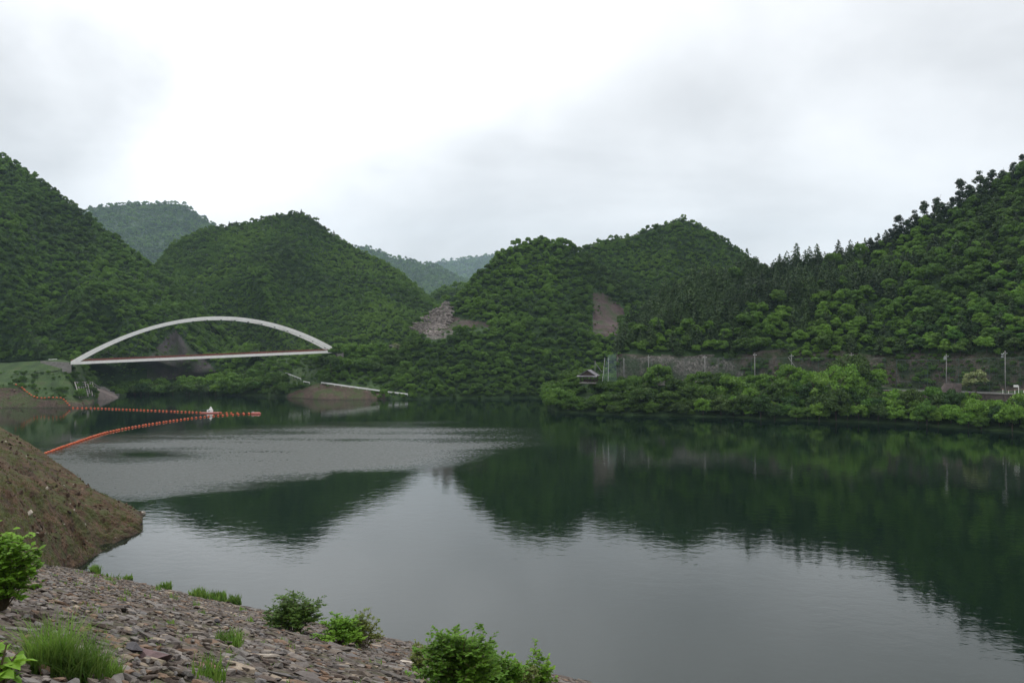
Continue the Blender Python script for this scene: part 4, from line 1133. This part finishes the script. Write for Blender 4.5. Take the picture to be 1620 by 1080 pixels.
# signboard and posts
g = empty('signboard', road_pt(1611, -6.2), 0, 'small white signboard on a bent post at the right edge of the road', 'sign')
b = g.location
MB().tube([(0, 0, 0), (0, 0, 3.0), (-.5, 0, 3.2)], .1, 6).build('post', M['white'], g)
MB().box((-1.0, -.1, 2.95), (1.5, .1, .75)).build('board', M['white'], g)
for k, (px, h, lb_) in enumerate(((1586, 1.7, 'slim white marker post left of the signboard, beside the rightmost pole'), (1595, 1.2, 'short white marker post between the rightmost pole and the signboard'), (1605, 1.5, 'slim white marker post directly left of the signboard post'), (1619, 1.6, 'white marker post right of the signboard at the frame edge'))):
    g = empty('marker_post', road_pt(px, -6.4), 0, lb_, 'post', 'white marker posts by the signboard')
    MB().tube([(0, 0, 0), (0, 0, h)], .09, 6).build('shaft', M['white'], g); MB().lathe([(.12, 0), (.12, .1), (.001, .14)], (0, 0, h), 6).build('reflector', M['orange'], g)
# orange barrier, yellow marker
g = empty('orange_barrier', road_pt(990, 2), 0, 'orange road barrier board at the foot of the cutting', 'barrier')
MB().box((0, 0, 2.0), (1.5, .12, 1.3)).build('board', M['signorange'], g)
for x in (-.5, .5): MB().bar((x, .1, 0), (x, .1, 2.2), .1, .1).build('leg', M['galv'], g)
g = empty('marker_post', road_pt(1016, 1), 0, 'small yellowish marker post right of the orange barrier', 'post')
MB().tube([(0, 0, 0), (0, 0, 2.2)], .14, 6).build('shaft', M['white'], g)
vall = [v for r_ in HILLS['valley_bank']['rows'][1:-2] for v in r_] + [v for r_ in HILLS['centre_hill']['rows'][1:-2] for v in r_ if proj(v)[0] < 680]; vxy = np.array([proj(v) for v in vall])
def vsurf(px, py, off=1.5):
    d = (vxy[:, 0] - px) ** 2 + (vxy[:, 1] - py) ** 2; i = np.argsort(d)[:4]; return P(px, py, float(np.min([vall[q].y for q in i])) - off)
# guard rail glimpses
def guardrail(name, pts, label, step=4, h=.75, mat=None, beam=.38):
    g = empty(name, pts[0], 0, label, 'guardrail'); o = Vector(pts[0]); mat = mat or M['white']
    for i in range(len(pts) - 1):
        a = Vector(pts[i]) - o; b = Vector(pts[i + 1]) - o; MB().bar(a + Vector((0, 0, h)), b + Vector((0, 0, h)), .10, beam).build('beam', mat, g)
        m = max(1, int((b - a).length / step))
        for k in range(m + (i == len(pts) - 2)):
            p = a.lerp(b, k / m); MB().tube([p + Vector((0, .12, -.3)), p + Vector((0, .12, h + .1))], .08, 5).build('post', mat, g)
guardrail('guardrail', [P(1100, 606, 330), P(1118, 606.5, 330)], 'short pale guardrail below the third tall pole', mat=M['concrete'])
guardrail('guardrail', [vsurf(508, 607), vsurf(540, 611.5), vsurf(580, 617), vsurf(615, 622), vsurf(645, 625.5)], 'long white guardrail running down the reddish bank', beam=.75, h=.8)
guardrail('guardrail', [vsurf(452, 592), vsurf(466, 597), vsurf(476, 601)], 'white guardrail on the slope above the bare bank', beam=.55)
guardrail('guardrail', [vsurf(480, 605), vsurf(490, 607)], 'short white guardrail at the top edge of the bare bank', beam=.5)
guardrail('guardrail', [P(68, 571, 441), P(90, 570, 441)], 'white guardrail on the road left of the bridge end', beam=.5)
guardrail('guardrail', [P(616, 548, 494), P(628, 548, 494)], 'short pale guardrail glimpsed between blossoming trees', mat=M['concrete'], beam=1.0)
guardrail('guardrail', [P(934, 528, 480), P(955, 528.5, 480)], 'pale guardrail glimpse below the purple bare slope', mat=M['concrete'], beam=.6)
# little bridge at the river mouth
g = empty('footbridge', P(312, 597, 500), 0, 'low brown footbridge at the river mouth under the arch bridge', 'bridge')
MB().box((3.2, 0, .2), (11, 2.4, .5)).build('deck', M['redconc'] if 'redconc' in M else M['darkconcrete'], g)
for y in (-1.1, 1.1): MB().bar((-2, y, 1.2), (8.6, y, 1.2), .15, .15).build('handrail', M['rail_red'], g)
for x in (-1.8, 8.2): MB().box((x, 0, -3), (1.2, 2.2, 6)).build('pier', M['darkconcrete'], g)

# hillside road retaining lip on left bank: pale path
def path(pts, w, mat, name):
    V = []; Fc = []
    for p in pts:
        p = Vector(p); V += [p, p + Vector((0, w, .1))]
    for i in range(len(pts) - 1): Fc.append((2 * i, 2 * i + 2, 2 * i + 3, 2 * i + 1))
    return tag(link(name, mesh_from(name, V, Fc), mat), kind='structure')
lbs = lambda px, py: (lambda v: P(px, py, v.y - .8))(allp[int(np.argmin((allxy[:, 0] - px) ** 2 + (allxy[:, 1] - py) ** 2))])
path([lbs(*p) for p in ((32, 592.5), (45, 591), (60, 589), (75, 587.5), (90, 586), (102, 584.5))], 1.8, M['concrete'], 'path')

# ------------------------------------------------------------------ pavilion
def pavilion():
    c = P(932, 606, 342); g = empty('pavilion', (c.x, c.y, c.z), -.35, 'small open timber pavilion with grey gabled roof above the thicket', 'pavilion')
    w, d = 3.0, 2.6
    MB().box((0, 0, .2), (7.0, 6.0, .5)).build('floor_slab', M['concrete'], g)
    pm = MB().box((0, 0, 1.5), (.26, .26, 2.6)).mesh('post'); pm.materials.append(M['wood'])
    for x in (-w, 0, w):
        for y in (-d, d): link('post', pm, None, g, (x, y, .2))
    MB().box((0, d, 1.0), (6.0, .12, 1.2)).build('back_panel', M['wood'], g)
    for y in (-d, d): MB().box((0, y, 3.0), (6.6, .24, .32)).build('beam', M['wood'], g)
    # main gable, ridge along local y; eaves skirt roof in front
    rf = []
    for s in (-1, 1):
        V = [Vector((0, -3.3, 5.6)), Vector((0, 3.3, 5.6)), Vector((s * 4.0, 3.3, 3.1)), Vector((s * 4.0, -3.3, 3.1))]
        V += [v + Vector((0, 0, .22)) for v in V]
        Fc = [(0, 1, 2, 3), (7, 6, 5, 4), (0, 4, 5, 1), (1, 5, 6, 2), (2, 6, 7, 3), (3, 7, 4, 0)]
        rf.append(link('roof_slope', mesh_from('roof_slope', V, Fc), M['roof'], g))
    for y in (-2.7, 2.7):
        link('gable', mesh_from('gable', [(-3.4, y, 3.2), (3.4, y, 3.2), (0, y, 5.45), (-3.4, y + .1, 3.2), (3.4, y + .1, 3.2), (0, y + .1, 5.45)], [(0, 1, 2), (5, 4, 3), (0, 3, 4, 1), (1, 4, 5, 2), (2, 5, 3, 0)]), M['wood'], g)
    V = [Vector((-4.2, -2.6, 3.35)), Vector((4.2, -2.6, 3.35)), Vector((4.4, -4.3, 2.85)), Vector((-4.4, -4.3, 2.85))]; V += [v + Vector((0, 0, .16)) for v in V]
    link('porch_roof', mesh_from('porch_roof', V, [(0, 1, 2, 3), (7, 6, 5, 4), (0, 4, 5, 1), (1, 5, 6, 2), (2, 6, 7, 3), (3, 7, 4, 0)]), M['roof'], g)
pavilion()

# ------------------------------------------------------------------ stone terraces on the centre hill
HULLS = []
def hull(seed, n=14, sq=(1, .75, .42)):
    rs = np.random.RandomState(seed); p = rs.normal(0, 1, (n, 3)); p /= np.linalg.norm(p, axis=1)[:, None]
    p = np.sign(p) * np.abs(p) ** .6; p *= np.array(sq) * .5 * rs.uniform(.8, 1.1, (n, 1))
    bm = bmesh.new(); [bm.verts.new(v) for v in p]; r = bmesh.ops.convex_hull(bm, input=bm.verts)
    bmesh.ops.delete(bm, geom=[v for v in bm.verts if not v.link_faces], context='VERTS')
    V = np.array([tuple(v.co) for v in bm.verts]); bm.verts.index_update(); Fc = [[v.index for v in f.verts] for f in bm.faces]; bm.free(); return V, Fc
HULLS = [hull(s, 12 + s % 5) for s in range(14)]
def rockpile(name, items, mat, parent, kind='stuff'):
    V = []; Fc = []; o = 0
    for (c, s, rot, k) in items:
        hv, hf = HULLS[k % len(HULLS)]; Mx = Euler(rot).to_matrix(); A = (np.array(Mx) @ (hv * np.array(s)).T).T + np.array(tuple(c)); V.append(A); Fc += [[q + o for q in f] for f in hf]; o += len(A)
    ob = link(name, mesh_from(name, np.concatenate(V), Fc), mat, parent)
    if kind: tag(ob, kind=kind)
    return ob
M['blockstone'] = simple('pale_block_stone', (.27, .235, .215), .9, .65, .6, bump=.4)
chrows = HILLS['centre_hill']['rows']; chp = [v for r in chrows[1:-2] for v in r]; chxy = np.array([proj(v) for v in chp])
def on_hill(px, py):
    d = (chxy[:, 0] - px) ** 2 + (chxy[:, 1] - py) ** 2; i = np.argsort(d)[:5]; return P(px, py, float(np.mean([chp[q].y for q in i])))
g = empty('stone_terraces', on_hill(690, 528), 0, 'stepped grey stone terraces on the left shoulder of the centre hill', 'terrace wall'); o = g.location.copy()
for (ya, yb, x0a, x0b, x1a, x1b) in ((478, 487, 703, 699, 714, 716), (488, 498, 684, 682, 716, 716), (500, 509, 671, 668, 716, 717), (511, 518, 655, 650, 709, 706), (519, 530, 650, 678, 704, 696)):
    items = []; y = ya
    while y < yb:
        f = (y - ya) / (yb - ya); x = x0a + (x0b - x0a) * f + random.uniform(-4, 4); x1 = x1a + (x1b - x1a) * f + random.uniform(-5, 3)
        while x < x1:
            w = random.uniform(.7, 1.7); p = on_hill(x, y) - o; p.y -= 1.6
            if random.random() < .12: x += 1.5; continue
            items.append((p + Vector((0, random.uniform(-.5, .5), random.uniform(-.4, .4))), (w * 1.15, 1.6, random.uniform(1.3, 3.0)), (rnd() * .3, rnd() * .3, rnd() * .5), random.randrange(14))); x += w * F / 480 * .46
        y += 1.35
    rockpile('terrace', items, M['blockstone'], g, 'stuff')
for k, (px, py, s) in enumerate(((705, 474, .75), (690, 486, .5), (674, 499, .6), (660, 508, .65), (646, 520, .7), (652, 514, .6))):
    grow('bushy', on_hill(px, py + 2), s, ['bright round tree on top of the stone terraces', 'small bright bush on the second terrace step', 'bright bush at the third terrace step', 'bright bush beside the lowest terrace row', 'bright bush left of the lowest stone terrace', 'small bright bush between the lower terrace steps'][k], 'bright bushes on the stone terrace edge', k)

# ------------------------------------------------------------------ riprap stones
stones = []
def vis_range():
    rs = random.Random(5); out = []
    d = 5.0
    while d < 60:
        rowh = rs.uniform(.42, .62); u = -100
        x0, _ = 0, 0
        while u < 60:
            x, y = xy(d, u); L_ = rs.choice((.3, .45, .6, .8, .8, 1.0, 1.3, 1.6)) * rs.uniform(.8, 1.2)
            u += L_ * .86
            if y < 6: continue
            px = 810 + x / y * F
            if px < -220 or px > 1250: continue
            if rs.random() < .14: continue
            out.append((d + rs.uniform(-.14, .14), u, L_, rowh, rs))
        d += rowh * .92
    return out
items = []
for (d, u, L_, rh, rs) in vis_range():
    x, y = xy(d, u); z = face_z(x, y); big = 1 + (rnd() < .05) * .5
    t = random.uniform(.20, .42); s = (L_ * 1.12 * big, rh * 1.35 * big, t * 1.5)
    rz = math.atan2(-NX, NY) + random.uniform(-.3, .3)
    rot = (random.uniform(-.14, .14) - SL * NY * .9, random.uniform(-.14, .14) + SL * NX * .9, rz)
    # orient to slope normal
    q = Vector((SL * NX, SL * NY, 1)).normalized().to_track_quat('Z', 'X').to_matrix() @ Euler((random.uniform(-.16, .16), random.uniform(-.16, .16), random.uniform(-.35, .35) + 0)).to_matrix()
    items.append((Vector((x, y, z + random.uniform(-.17, .03))), s, q, random.randrange(14)))
def imgsize(it): 
    c = it[0]; return max(it[1][0], it[1][1]) / c.y
def vis(it):
    px, py = proj(it[0]); return -10 < px < 1500 and py < 1100
# local x axis of stones should run along the slope contour
cont = Vector((NY, -NX, 0)); nrm = Vector((SL * NX, SL * NY, 1)).normalized(); dn = nrm.cross(cont)
BASE = Matrix((cont, dn, nrm)).transposed()
def stone_matrix(): return BASE @ Euler((random.uniform(-.18, .18), random.uniform(-.18, .18), random.uniform(-.4, .4))).to_matrix()
for i, it in enumerate(items): items[i] = (it[0], it[1], stone_matrix(), it[3])
visible = sorted([it for it in items if vis(it)], key=imgsize, reverse=True)
top300 = visible[:300]; ids = set(id(x) for x in top300); rest = [it for it in items if id(it) not in ids]
SM = []
for k, (hv, hf) in enumerate(HULLS):
    me = mesh_from('stone', hv, hf); me.materials.append(M['stone_single'] if 'stone_single' in M else M['stone']); SM.append(me)
def _stone1(k):
    oi = k.nd('ShaderNodeObjectInfo'); p = k.pos.outputs['Position']
    c = k.ramp(oi.outputs['Random'], [(.0, (.115, .10, .092)), (.16, (.165, .150, .138)), (.30, (.098, .074, .060)), (.42, (.132, .108, .086)), (.54, (.19, .165, .145)),
                     (.66, (.072, .055, .045)), (.76, (.165, .105, .068)), (.86, (.125, .118, .115)), (.94, (.27, .22, .165)), (1.0, (.095, .07, .058))], 'CONSTANT')
    n = k.noi(3.5, 8, .7, p); l = k.noi(.9, 5, .65, p)
    c = k.mix(k.ramp(n, [(.35, .55), (.55, 0.0)]), c, (.055, .042, .036))
    c = k.mix(k.ramp(n, [(.58, 0.0), (.75, .45)]), c, (.30, .27, .24))
    c = k.mix(k.ramp(l, [(.56, 0.0), (.68, .5)]), c, (.10, .095, .045))
    return k.pbr(c, .88, k.bump(n, .7, .12))
M['stone_single'] = material('riprap_single_stone', _stone1)
for me in SM: me.materials.clear(); me.materials.append(M['stone_single'])
for (c, s, q, k) in top300:
    ob = link('stone', SM[k], None, riprap, c); ob.rotation_euler = q.to_euler(); ob.scale = s
def pile(name, its, mat, parent):
    V = []; Fc = []; o = 0
    for (c, s, q, k) in its:
        hv, hf = HULLS[k]; A = (np.array(q) @ (hv * np.array(s)).T).T + np.array(tuple(c)); V.append(A); Fc += [[a + o for a in f] for f in hf]; o += len(A)
    return tag(link(name, mesh_from(name, np.concatenate(V), Fc), mat, parent), kind='stuff')
pile('stone_bed', rest, M['stone'], riprap)
# small rubble between the stones
rub = []
for i in range(22000):
    d = 5 + 50 * rnd() ** 1.9; u = random.uniform(-95, 30); x, y = xy(d, u)
    if y < 6: continue
    px = 810 + x / y * F
    if not -150 < px < 1100: continue
    s = random.uniform(.08, .30); rub.append((Vector((x, y, face_z(x, y) + .08)), (s * 1.3, s, s * 1.2), stone_matrix(), random.randrange(14)))
pile('rubble', rub, M['stone'], riprap)
# loose named stones
def loose(px, py, size, label, mat, k=3, dz=.15):
    a, b = ray(px, py); t = 2.0 / (-b - SL * (NX * a + NY)); p = Vector((a * t, t, CH + b * t))
    me = mesh_from('loose_stone', HULLS[k][0], HULLS[k][1]); ob = link('loose_stone', me, mat, None, p + Vector((0, 0, dz)))
    ob.rotation_euler = stone_matrix().to_euler(); ob.scale = size
    tag(ob, label, 'rock')
def face_pt(px, py, lift=0.0):
    a, b = ray(px, py); k = -b - SL * (NX * a + NY)
    t = 2.0 / max(k, .004) if k > .004 else 90; t = min(t, 92)
    x, y = a * t, t; return Vector((x, y, face_z(x, y) + lift))
M['purplestone'] = simple('purple_brown_stone', (.115, .075, .075), .85, .35, 5, bump=.5)
M['palestone'] = simple('pale_buff_stone', (.42, .37, .31), .85, .25, 5, bump=.4)
M['darkstone'] = simple('dark_grey_stone', (.075, .07, .075), .85, .3, 6, bump=.5)
loose(243, 1046, (1.25, .75, .85), 'large purple-brown flat stone lying right of the tall grass clump', M['purplestone'], 3)
loose(212, 1040, (.42, .40, .6), 'dark grey wedge stone against the large purple-brown stone', M['darkstone'], 5, .2)
loose(344, 990, (.45, .45, .55), 'small dark grey stone standing up above the slope left of the round bushes', M['darkstone'], 7, .25)
loose(648, 1052, (1.6, .7, .5), 'pale buff slab at the left foot of the largest bush', M['palestone'], 2, .1)
loose(415, 1042, (1.3, .5, .4), 'pale yellowish flat stone below the two round bushes', M['palestone'], 9, .1)

# ------------------------------------------------------------------ foreground plants
def blades(n, h, spread, seed, lean=.5, wid=.012, segs=4):
    rs = random.Random(seed); V = []; Fc = []
    for i in range(n):
        a = rs.uniform(0, 6.283); r = spread * rs.random() ** .6; x, y = math.cos(a) * r, math.sin(a) * r
        L_ = h * rs.uniform(.45, 1.1); az = rs.uniform(0, 6.283); ln = lean * rs.uniform(.2, 1.1); w = wid * rs.uniform(.7, 1.4); sx, sy = -math.sin(az) * w, math.cos(az) * w
        b = len(V)
        for s in range(segs + 1):
            f = s / segs; o = L_ * ln * f * f; z = L_ * (f - .22 * ln * f * f * f); ww = (1 - f ** 1.5) + .04
            cx, cy = x + math.cos(az) * o, y + math.sin(az) * o
            V += [(cx - sx * ww, cy - sy * ww, z - .05), (cx + sx * ww, cy + sy * ww, z - .05)]
        for s in range(segs): Fc.append((b + 2 * s, b + 2 * s + 1, b + 2 * s + 3, b + 2 * s + 2))
    me = mesh_from('blades', V, np.array(Fc)); me.materials.append(M['grass']); return me
def grass_clump(px, py, h_px, w_px, n, label, group=None, seed=0, wid=1.0, lean=.5):
    p = face_pt(px, py); k = p.y / F; me = blades(n, h_px * k, w_px * k * .5, seed, lean, .0011 * p.y * wid)
    o = link('grass_clump', me, None, None, p); tag(o, label, 'grass clump', group); me.name = 'grass_clump'; return o
grass_clump(80, 1066, 100, 66, 520, 'tall lush grass clump at the lower left of the stone slope', None, 1, .8, .75)
grass_clump(126, 1074, 80, 78, 460, 'arching grass clump just right of the tallest one, seed stalks over it', None, 2, .8, 1.0)
grass_clump(168, 1072, 42, 50, 200, 'low yellow-green grass clump before the purple-brown stone', None, 3, .9, .8)
grass_clump(330, 1078, 52, 50, 140, 'thin upright grass clump at the bottom edge below the pale flat stone', None, 4, .9)
grass_clump(362, 1018, 26, 44, 170, 'small bright grass tuft in the middle of the stone slope', None, 5, 1.0, .7)
grass_clump(312, 945, 17, 26, 160, 'grass tuft at the water edge, left of the row of three', 'tufts at the water edge', 6)
grass_clump(340, 950, 17, 34, 220, 'widest grass tuft in the row at the water edge', 'tufts at the water edge', 7)
grass_clump(369, 955, 16, 24, 180, 'dark grass tuft at the right end of the row at the water edge', 'tufts at the water edge', 8)
grass_clump(262, 932, 14, 18, 120, 'pointed grass tuft at the water edge between the row and the mound', 'tufts at the water edge', 9)
grass_clump(202, 918, 11, 16, 90, 'small grass tuft at the water edge next to the mound cove', 'tufts at the water edge', 10)
grass_clump(222, 921, 9, 22, 100, 'low grass tuft second from the mound cove', 'tufts at the water edge', 11)
grass_clump(150, 905, 16, 16, 120, 'dark green tuft at the corner of the mound cove', 'tufts at the water edge', 12)
grass_clump(608, 1003, 22, 26, 240, 'rounded green tuft right of the two round bushes', None, 13)
grass_clump(636, 1010, 10, 30, 120, 'low brownish tuft between the round bushes and the largest bush', None, 14)
grass_clump(973, 1082, 14, 16, 120, 'dark little tuft at the bottom edge, left of its twin', 'little tufts at the bottom edge', 15)
grass_clump(993, 1084, 12, 12, 100, 'dark little tuft at the bottom edge, rightmost plant on the slope', 'little tufts at the bottom edge', 16)
# small tufts strewn over the slope: nobody could count them
V = []; Fc = []; o_ = 0
for i in range(240):
    px = random.uniform(0, 900); py = random.uniform(905, 1085); a, b = ray(px, py); k = -b - SL * (NX * a + NY)
    if k < .02: continue
    p = face_pt(px, py); m = blades(14, p.y * random.uniform(.004, .011), p.y * .006, 1000 + i, .7, .0008 * p.y, 2)
    co = np.zeros(len(m.vertices) * 3, dtype=np.float32); m.vertices.foreach_get('co', co); co = co.reshape(-1, 3) + np.array(tuple(p)); V.append(co)
    n = len(m.polygons); li = np.zeros(n * 4, dtype=np.int32); m.loops.foreach_get('vertex_index', li); Fc.append(li.reshape(-1, 4) + o_); o_ += len(co); bpy.data.meshes.remove(m)
tag(link('grass', mesh_from('grass', np.concatenate(V), np.concatenate(Fc)), M['grass']), 'small sparse grass tufts strewn between the riprap stones', 'grass', kind='stuff')

def shrub(px, py, w_px, h_px, stems, leaves, leaf_px, label, seed, mat, name='bush', spiky=.5, group=None, D=None, sep_leaves=0):
    """stems fan out from the foot; leaves sit in pairs along twigs"""
    rs = random.Random(seed); p0 = face_pt(px, py) if D is None else P(px, py, D); k = p0.y / F; Wd, H, lf = w_px * k / 2, h_px * k, leaf_px * k
    g = empty(name, p0, 0, label, 'bush', group); sm = MB(); V = []; Fc = []; seps = []
    tw = []
    for s in range(stems):
        a = rs.uniform(0, 6.283); q = rs.random() ** .6; tip = Vector((math.cos(a) * Wd * q, math.sin(a) * Wd * q * .9, H * (math.sqrt(max(0, 1 - q * q * .9)) * rs.uniform(.35 if s % 3 else .7, 1.0 + spiky * .15))))
        mid = tip * .5 + Vector((0, 0, H * .10)); base = Vector((math.cos(a) * Wd * .12, math.sin(a) * Wd * .12, -.1))
        pts = [base, mid * .6 + base * .4, mid, tip * .8 + mid * .2, tip]; sm.tube(pts, lf * .09, 4, lf * .03, cap=False)
        for t in range(5):
            f = rs.uniform(.35, 1.0); b = base.lerp(tip, f) + Vector((0, 0, H * .08 * math.sin(f * 3.14))); a2 = rs.uniform(0, 6.283); l2 = Wd * rs.uniform(.12, .34)
            e = b + Vector((math.cos(a2) * l2, math.sin(a2) * l2, l2 * rs.uniform(-.1, .8))); tw.append((b, e)); sm.tube([b, e], lf * .05, 3, lf * .02, cap=False)
        tw.append((mid, tip))
    for i in range(leaves):
        b, e = tw[rs.randrange(len(tw))]; f = rs.uniform(.1, 1.05); c = b.lerp(e, f); d = (e - b).normalized()
        side = d.cross(Vector((0, 0, 1))); side = side.normalized() if side.length > .01 else Vector((1, 0, 0))
        dr = (side * rs.choice((-1, 1)) + d * rs.uniform(.0, .9) + Vector((0, 0, rs.uniform(-.35, .45)))).normalized()
        up = Vector((rs.uniform(-.5, .5), rs.uniform(-.5, .5), 1)).normalized(); wv = dr.cross(up).normalized(); up = wv.cross(dr); L_ = lf * rs.uniform(.65, 1.25); w = L_ * .27
        if i < sep_leaves: seps.append((c, dr, wv, up, L_)); continue
        bI = len(V); V += [c, c + dr * L_ * .35 + wv * w + up * L_ * .06, c + dr * L_ * .35 - wv * w + up * L_ * .06, c + dr * L_ * .7 + wv * w * .75 + up * L_ * .02, c + dr * L_ * .7 - wv * w * .75 + up * L_ * .02, c + dr * L_ - up * L_ * .10, c + dr * L_ * .35 - up * L_ * .02, c + dr * L_ * .7 - up * L_ * .04]
        Fc += [(bI, bI + 1, bI + 6), (bI, bI + 6, bI + 2), (bI + 1, bI + 3, bI + 7, bI + 6), (bI + 6, bI + 7, bI + 4, bI + 2), (bI + 3, bI + 5, bI + 7), (bI + 7, bI + 5, bI + 4)]
    sm.build('stems', M['stem'], g)
    tag(link('foliage', mesh_from('foliage', V, Fc), mat, g), kind='stuff')
    for (c, dr, wv, up, L_) in seps:
        ob = link('leaf', LEAF, None, g, c); Mx = Matrix((wv, dr, up)).transposed(); ob.rotation_euler = Mx.to_euler(); ob.scale = (L_, L_, L_)
    return g
LEAF = mesh_from('leaf', [(0, 0, 0), (.27, .35, .06), (-.27, .35, .06), (.2, .7, .02), (-.2, .7, .02), (0, 1, -.1), (0, .35, -.02), (0, .7, -.04)], [(0, 1, 6), (0, 6, 2), (1, 3, 7, 6), (6, 7, 4, 2), (3, 5, 7), (7, 5, 4)]); LEAF.materials.append(M['leaf_near'])
M['leaf_dark'] = leafmat('dark_shrub_leaves', (.045, .105, .014), (.075, .165, .018), (.12, .23, .026), .6, .35, (.14, .17, .03))
M['leaf_reddish'] = leafmat('young_reddish_leaves', (.07, .12, .02), (.11, .19, .03), (.16, .22, .04), .6, .4, (.26, .17, .06))
shrub(466, 1000, 104, 62, 90, 9000, 4.4, 'dark dense rounded bush on the slope edge, left of two', 1, M['leaf_dark'])
shrub(536, 1020, 78, 48, 60, 6000, 4.4, 'mid green bush leaning against the dark rounded bush', 2, M['leaf_near'])
shrub(574, 1026, 62, 58, 46, 2200, 4.4, 'reddish-tinged twiggy bush at the right end of the small bushes', 3, M['leaf_reddish'], spiky=1.6)
shrub(727, 1098, 142, 104, 120, 9500, 7.5, 'largest bright green leafy bush at the bottom centre', 4, M['leaf_near'], spiky=1.0, sep_leaves=0)
shrub(786, 1098, 96, 70, 60, 4200, 7, 'lower light green bush joined to the right of the largest bush', 5, M['leaf_near'], spiky=.8)
shrub(852, 1090, 56, 56, 24, 900, 7, 'open twiggy green bush right of the largest bush', 6, M['leaf_near'], spiky=1.8)
shrub(820, 1088, 74, 40, 34, 1500, 5.5, 'low yellowish bush between the largest bush and the open twiggy one', 7, M['leaf_reddish'])
shrub(664, 1062, 40, 44, 24, 900, 5, 'thin yellow-green bush at the left side of the largest bush', 8, M['leaf_reddish'], spiky=1.5)
shrub(0, 958, 126, 126, 110, 4600, 10.5, 'tall broad-leaved green bush at the left edge before the mound', 9, M['leaf_near'], D=22, sep_leaves=280)
shrub(-4, 1090, 66, 78, 10, 60, 34, 'bright sapling with long leaves at the lower left corner', 10, M['leaf_near'], name='sapling', spiky=1.5, D=7.5, sep_leaves=60)
# plants on the mound
mrows = HILLS['earth_mound']['rows']; V = []; Fc = []; o_ = 0; rk = []
mp = sample('earth_mound', 12000, .45, None, 51)
for q in mp:
    n_ = noise.noise(Vector((q[0] * .22, q[1] * .22, 1))); r_ = rnd()
    if n_ > -.05 and r_ < .6:
        m = blades(11, random.uniform(.2, .55), .42, random.randrange(9999), .8, .03, 2)
        co = np.zeros(len(m.vertices) * 3, dtype=np.float32); m.vertices.foreach_get('co', co); co = co.reshape(-1, 3) + np.array(q[:3]); V.append(co)
        n = len(m.polygons); li = np.zeros(n * 4, dtype=np.int32); m.loops.foreach_get('vertex_index', li); Fc.append(li.reshape(-1, 4) + o_); o_ += len(co); bpy.data.meshes.remove(m)
    elif r_ < .5:
        s = random.choice((.2, .3, .3, .4, .5, .8)) * random.uniform(.7, 1.3); rk.append((Vector(q[:3]) + Vector((0, 0, .05)), (s * 1.2, s, s), Euler((rnd() * 3, rnd() * 3, rnd() * 3)).to_matrix(), random.randrange(14)))
M['mossgrass'] = leafmat('mound_grass', (.035, .052, .012), (.062, .085, .018), (.10, .12, .028), .3, .3, (.20, .16, .06))
tag(link('mound_grass', mesh_from('mound_grass', np.concatenate(V), np.concatenate(Fc)), M['mossgrass']), 'short olive grass patches on the brown earth mound', 'grass', kind='stuff')
def mound_stones(k):
    isl = k.pos.outputs['Random Per Island']; n = k.noi(3, 6, .7, k.pos.outputs['Position'])
    c = k.ramp(isl, [(0, (.045, .026, .016)), (.35, (.080, .048, .028)), (.7, (.13, .085, .055)), (.93, (.34, .30, .25))], 'CONSTANT')
    return k.pbr(c, .9, k.bump(n, .6, .1))
M['moundstone'] = material('mound_stones', mound_stones)
t = pile('mound_rubble', rk, M['moundstone'], None); tag(t, 'loose stones and clods scattered on the brown mound', 'stones', kind='stuff')
# pale stones and boulders on the left bank
rk = []
for q in sample('left_bank', 3000, 1.0, None, 53):
    if q[5] == 1 and rnd() < .6: s = random.choice((.4, .6, .6, 1.0, 1.6)); rk.append((Vector(q[:3]), (s * 1.3, s, s * .9), Euler((rnd() * 3, rnd() * 3, rnd() * 3)).to_matrix(), random.randrange(14)))
for q in sample('valley_bank', 3000, 1.2, None, 54):
    if q[5] == 1 and rnd() < .35: s = random.choice((.4, .6, .8)); rk.append((Vector(q[:3]), (s * 1.3, s, s * .9), Euler((rnd() * 3, rnd() * 3, rnd() * 3)).to_matrix(), random.randrange(14)))
M['bankstone'] = simple('bank_rubble', (.15, .105, .08), .9, .5, .6)
t = pile('bank_rubble', rk, M['bankstone'], None); tag(t, 'reddish rubble strewn over the bare banks', 'stones', kind='stuff')
# white litter with a stalk
p = face_pt(884, 1060, .25) if False else face_pt(878, 1066, .3); g = empty('plastic_bottle', p, .3, 'white plastic bottle lying at the slope edge near the water', 'bottle')
mb = MB(); mb.tube([(-.55, 0, 0), (-.5, 0, 0), (.3, 0, 0), (.42, 0, 0)], .22, 8); mb.build('body', M['litter'], g); MB().tube([(.42, 0, 0), (.6, 0, 0)], .09, 6).build('neck', M['litter'], g)

settle_labels()
# ------------------------------------------------------------------ haze
def haze():
    mb = MB(); x0, x1, y0, y1, z0, z1 = -4200, 4200, -60, 6200, -9.5, 980
    mb.box(((x0 + x1) / 2, (y0 + y1) / 2, (z0 + z1) / 2), (x1 - x0, y1 - y0, z1 - z0))
    m = bpy.data.materials.new('haze_air'); m.use_nodes = True; nt = m.node_tree; nt.nodes.clear(); out = nt.nodes.new('ShaderNodeOutputMaterial')
    v = nt.nodes.new('ShaderNodeVolumePrincipled'); v.inputs['Color'].default_value = (.62, .84, 1.0, 1); v.inputs['Density'].default_value = .000068; v.inputs['Anisotropy'].default_value = .3
    nt.links.new(v.outputs[0], out.inputs['Volume'])
    tag(mb.build('haze', m), kind='stuff')
haze()
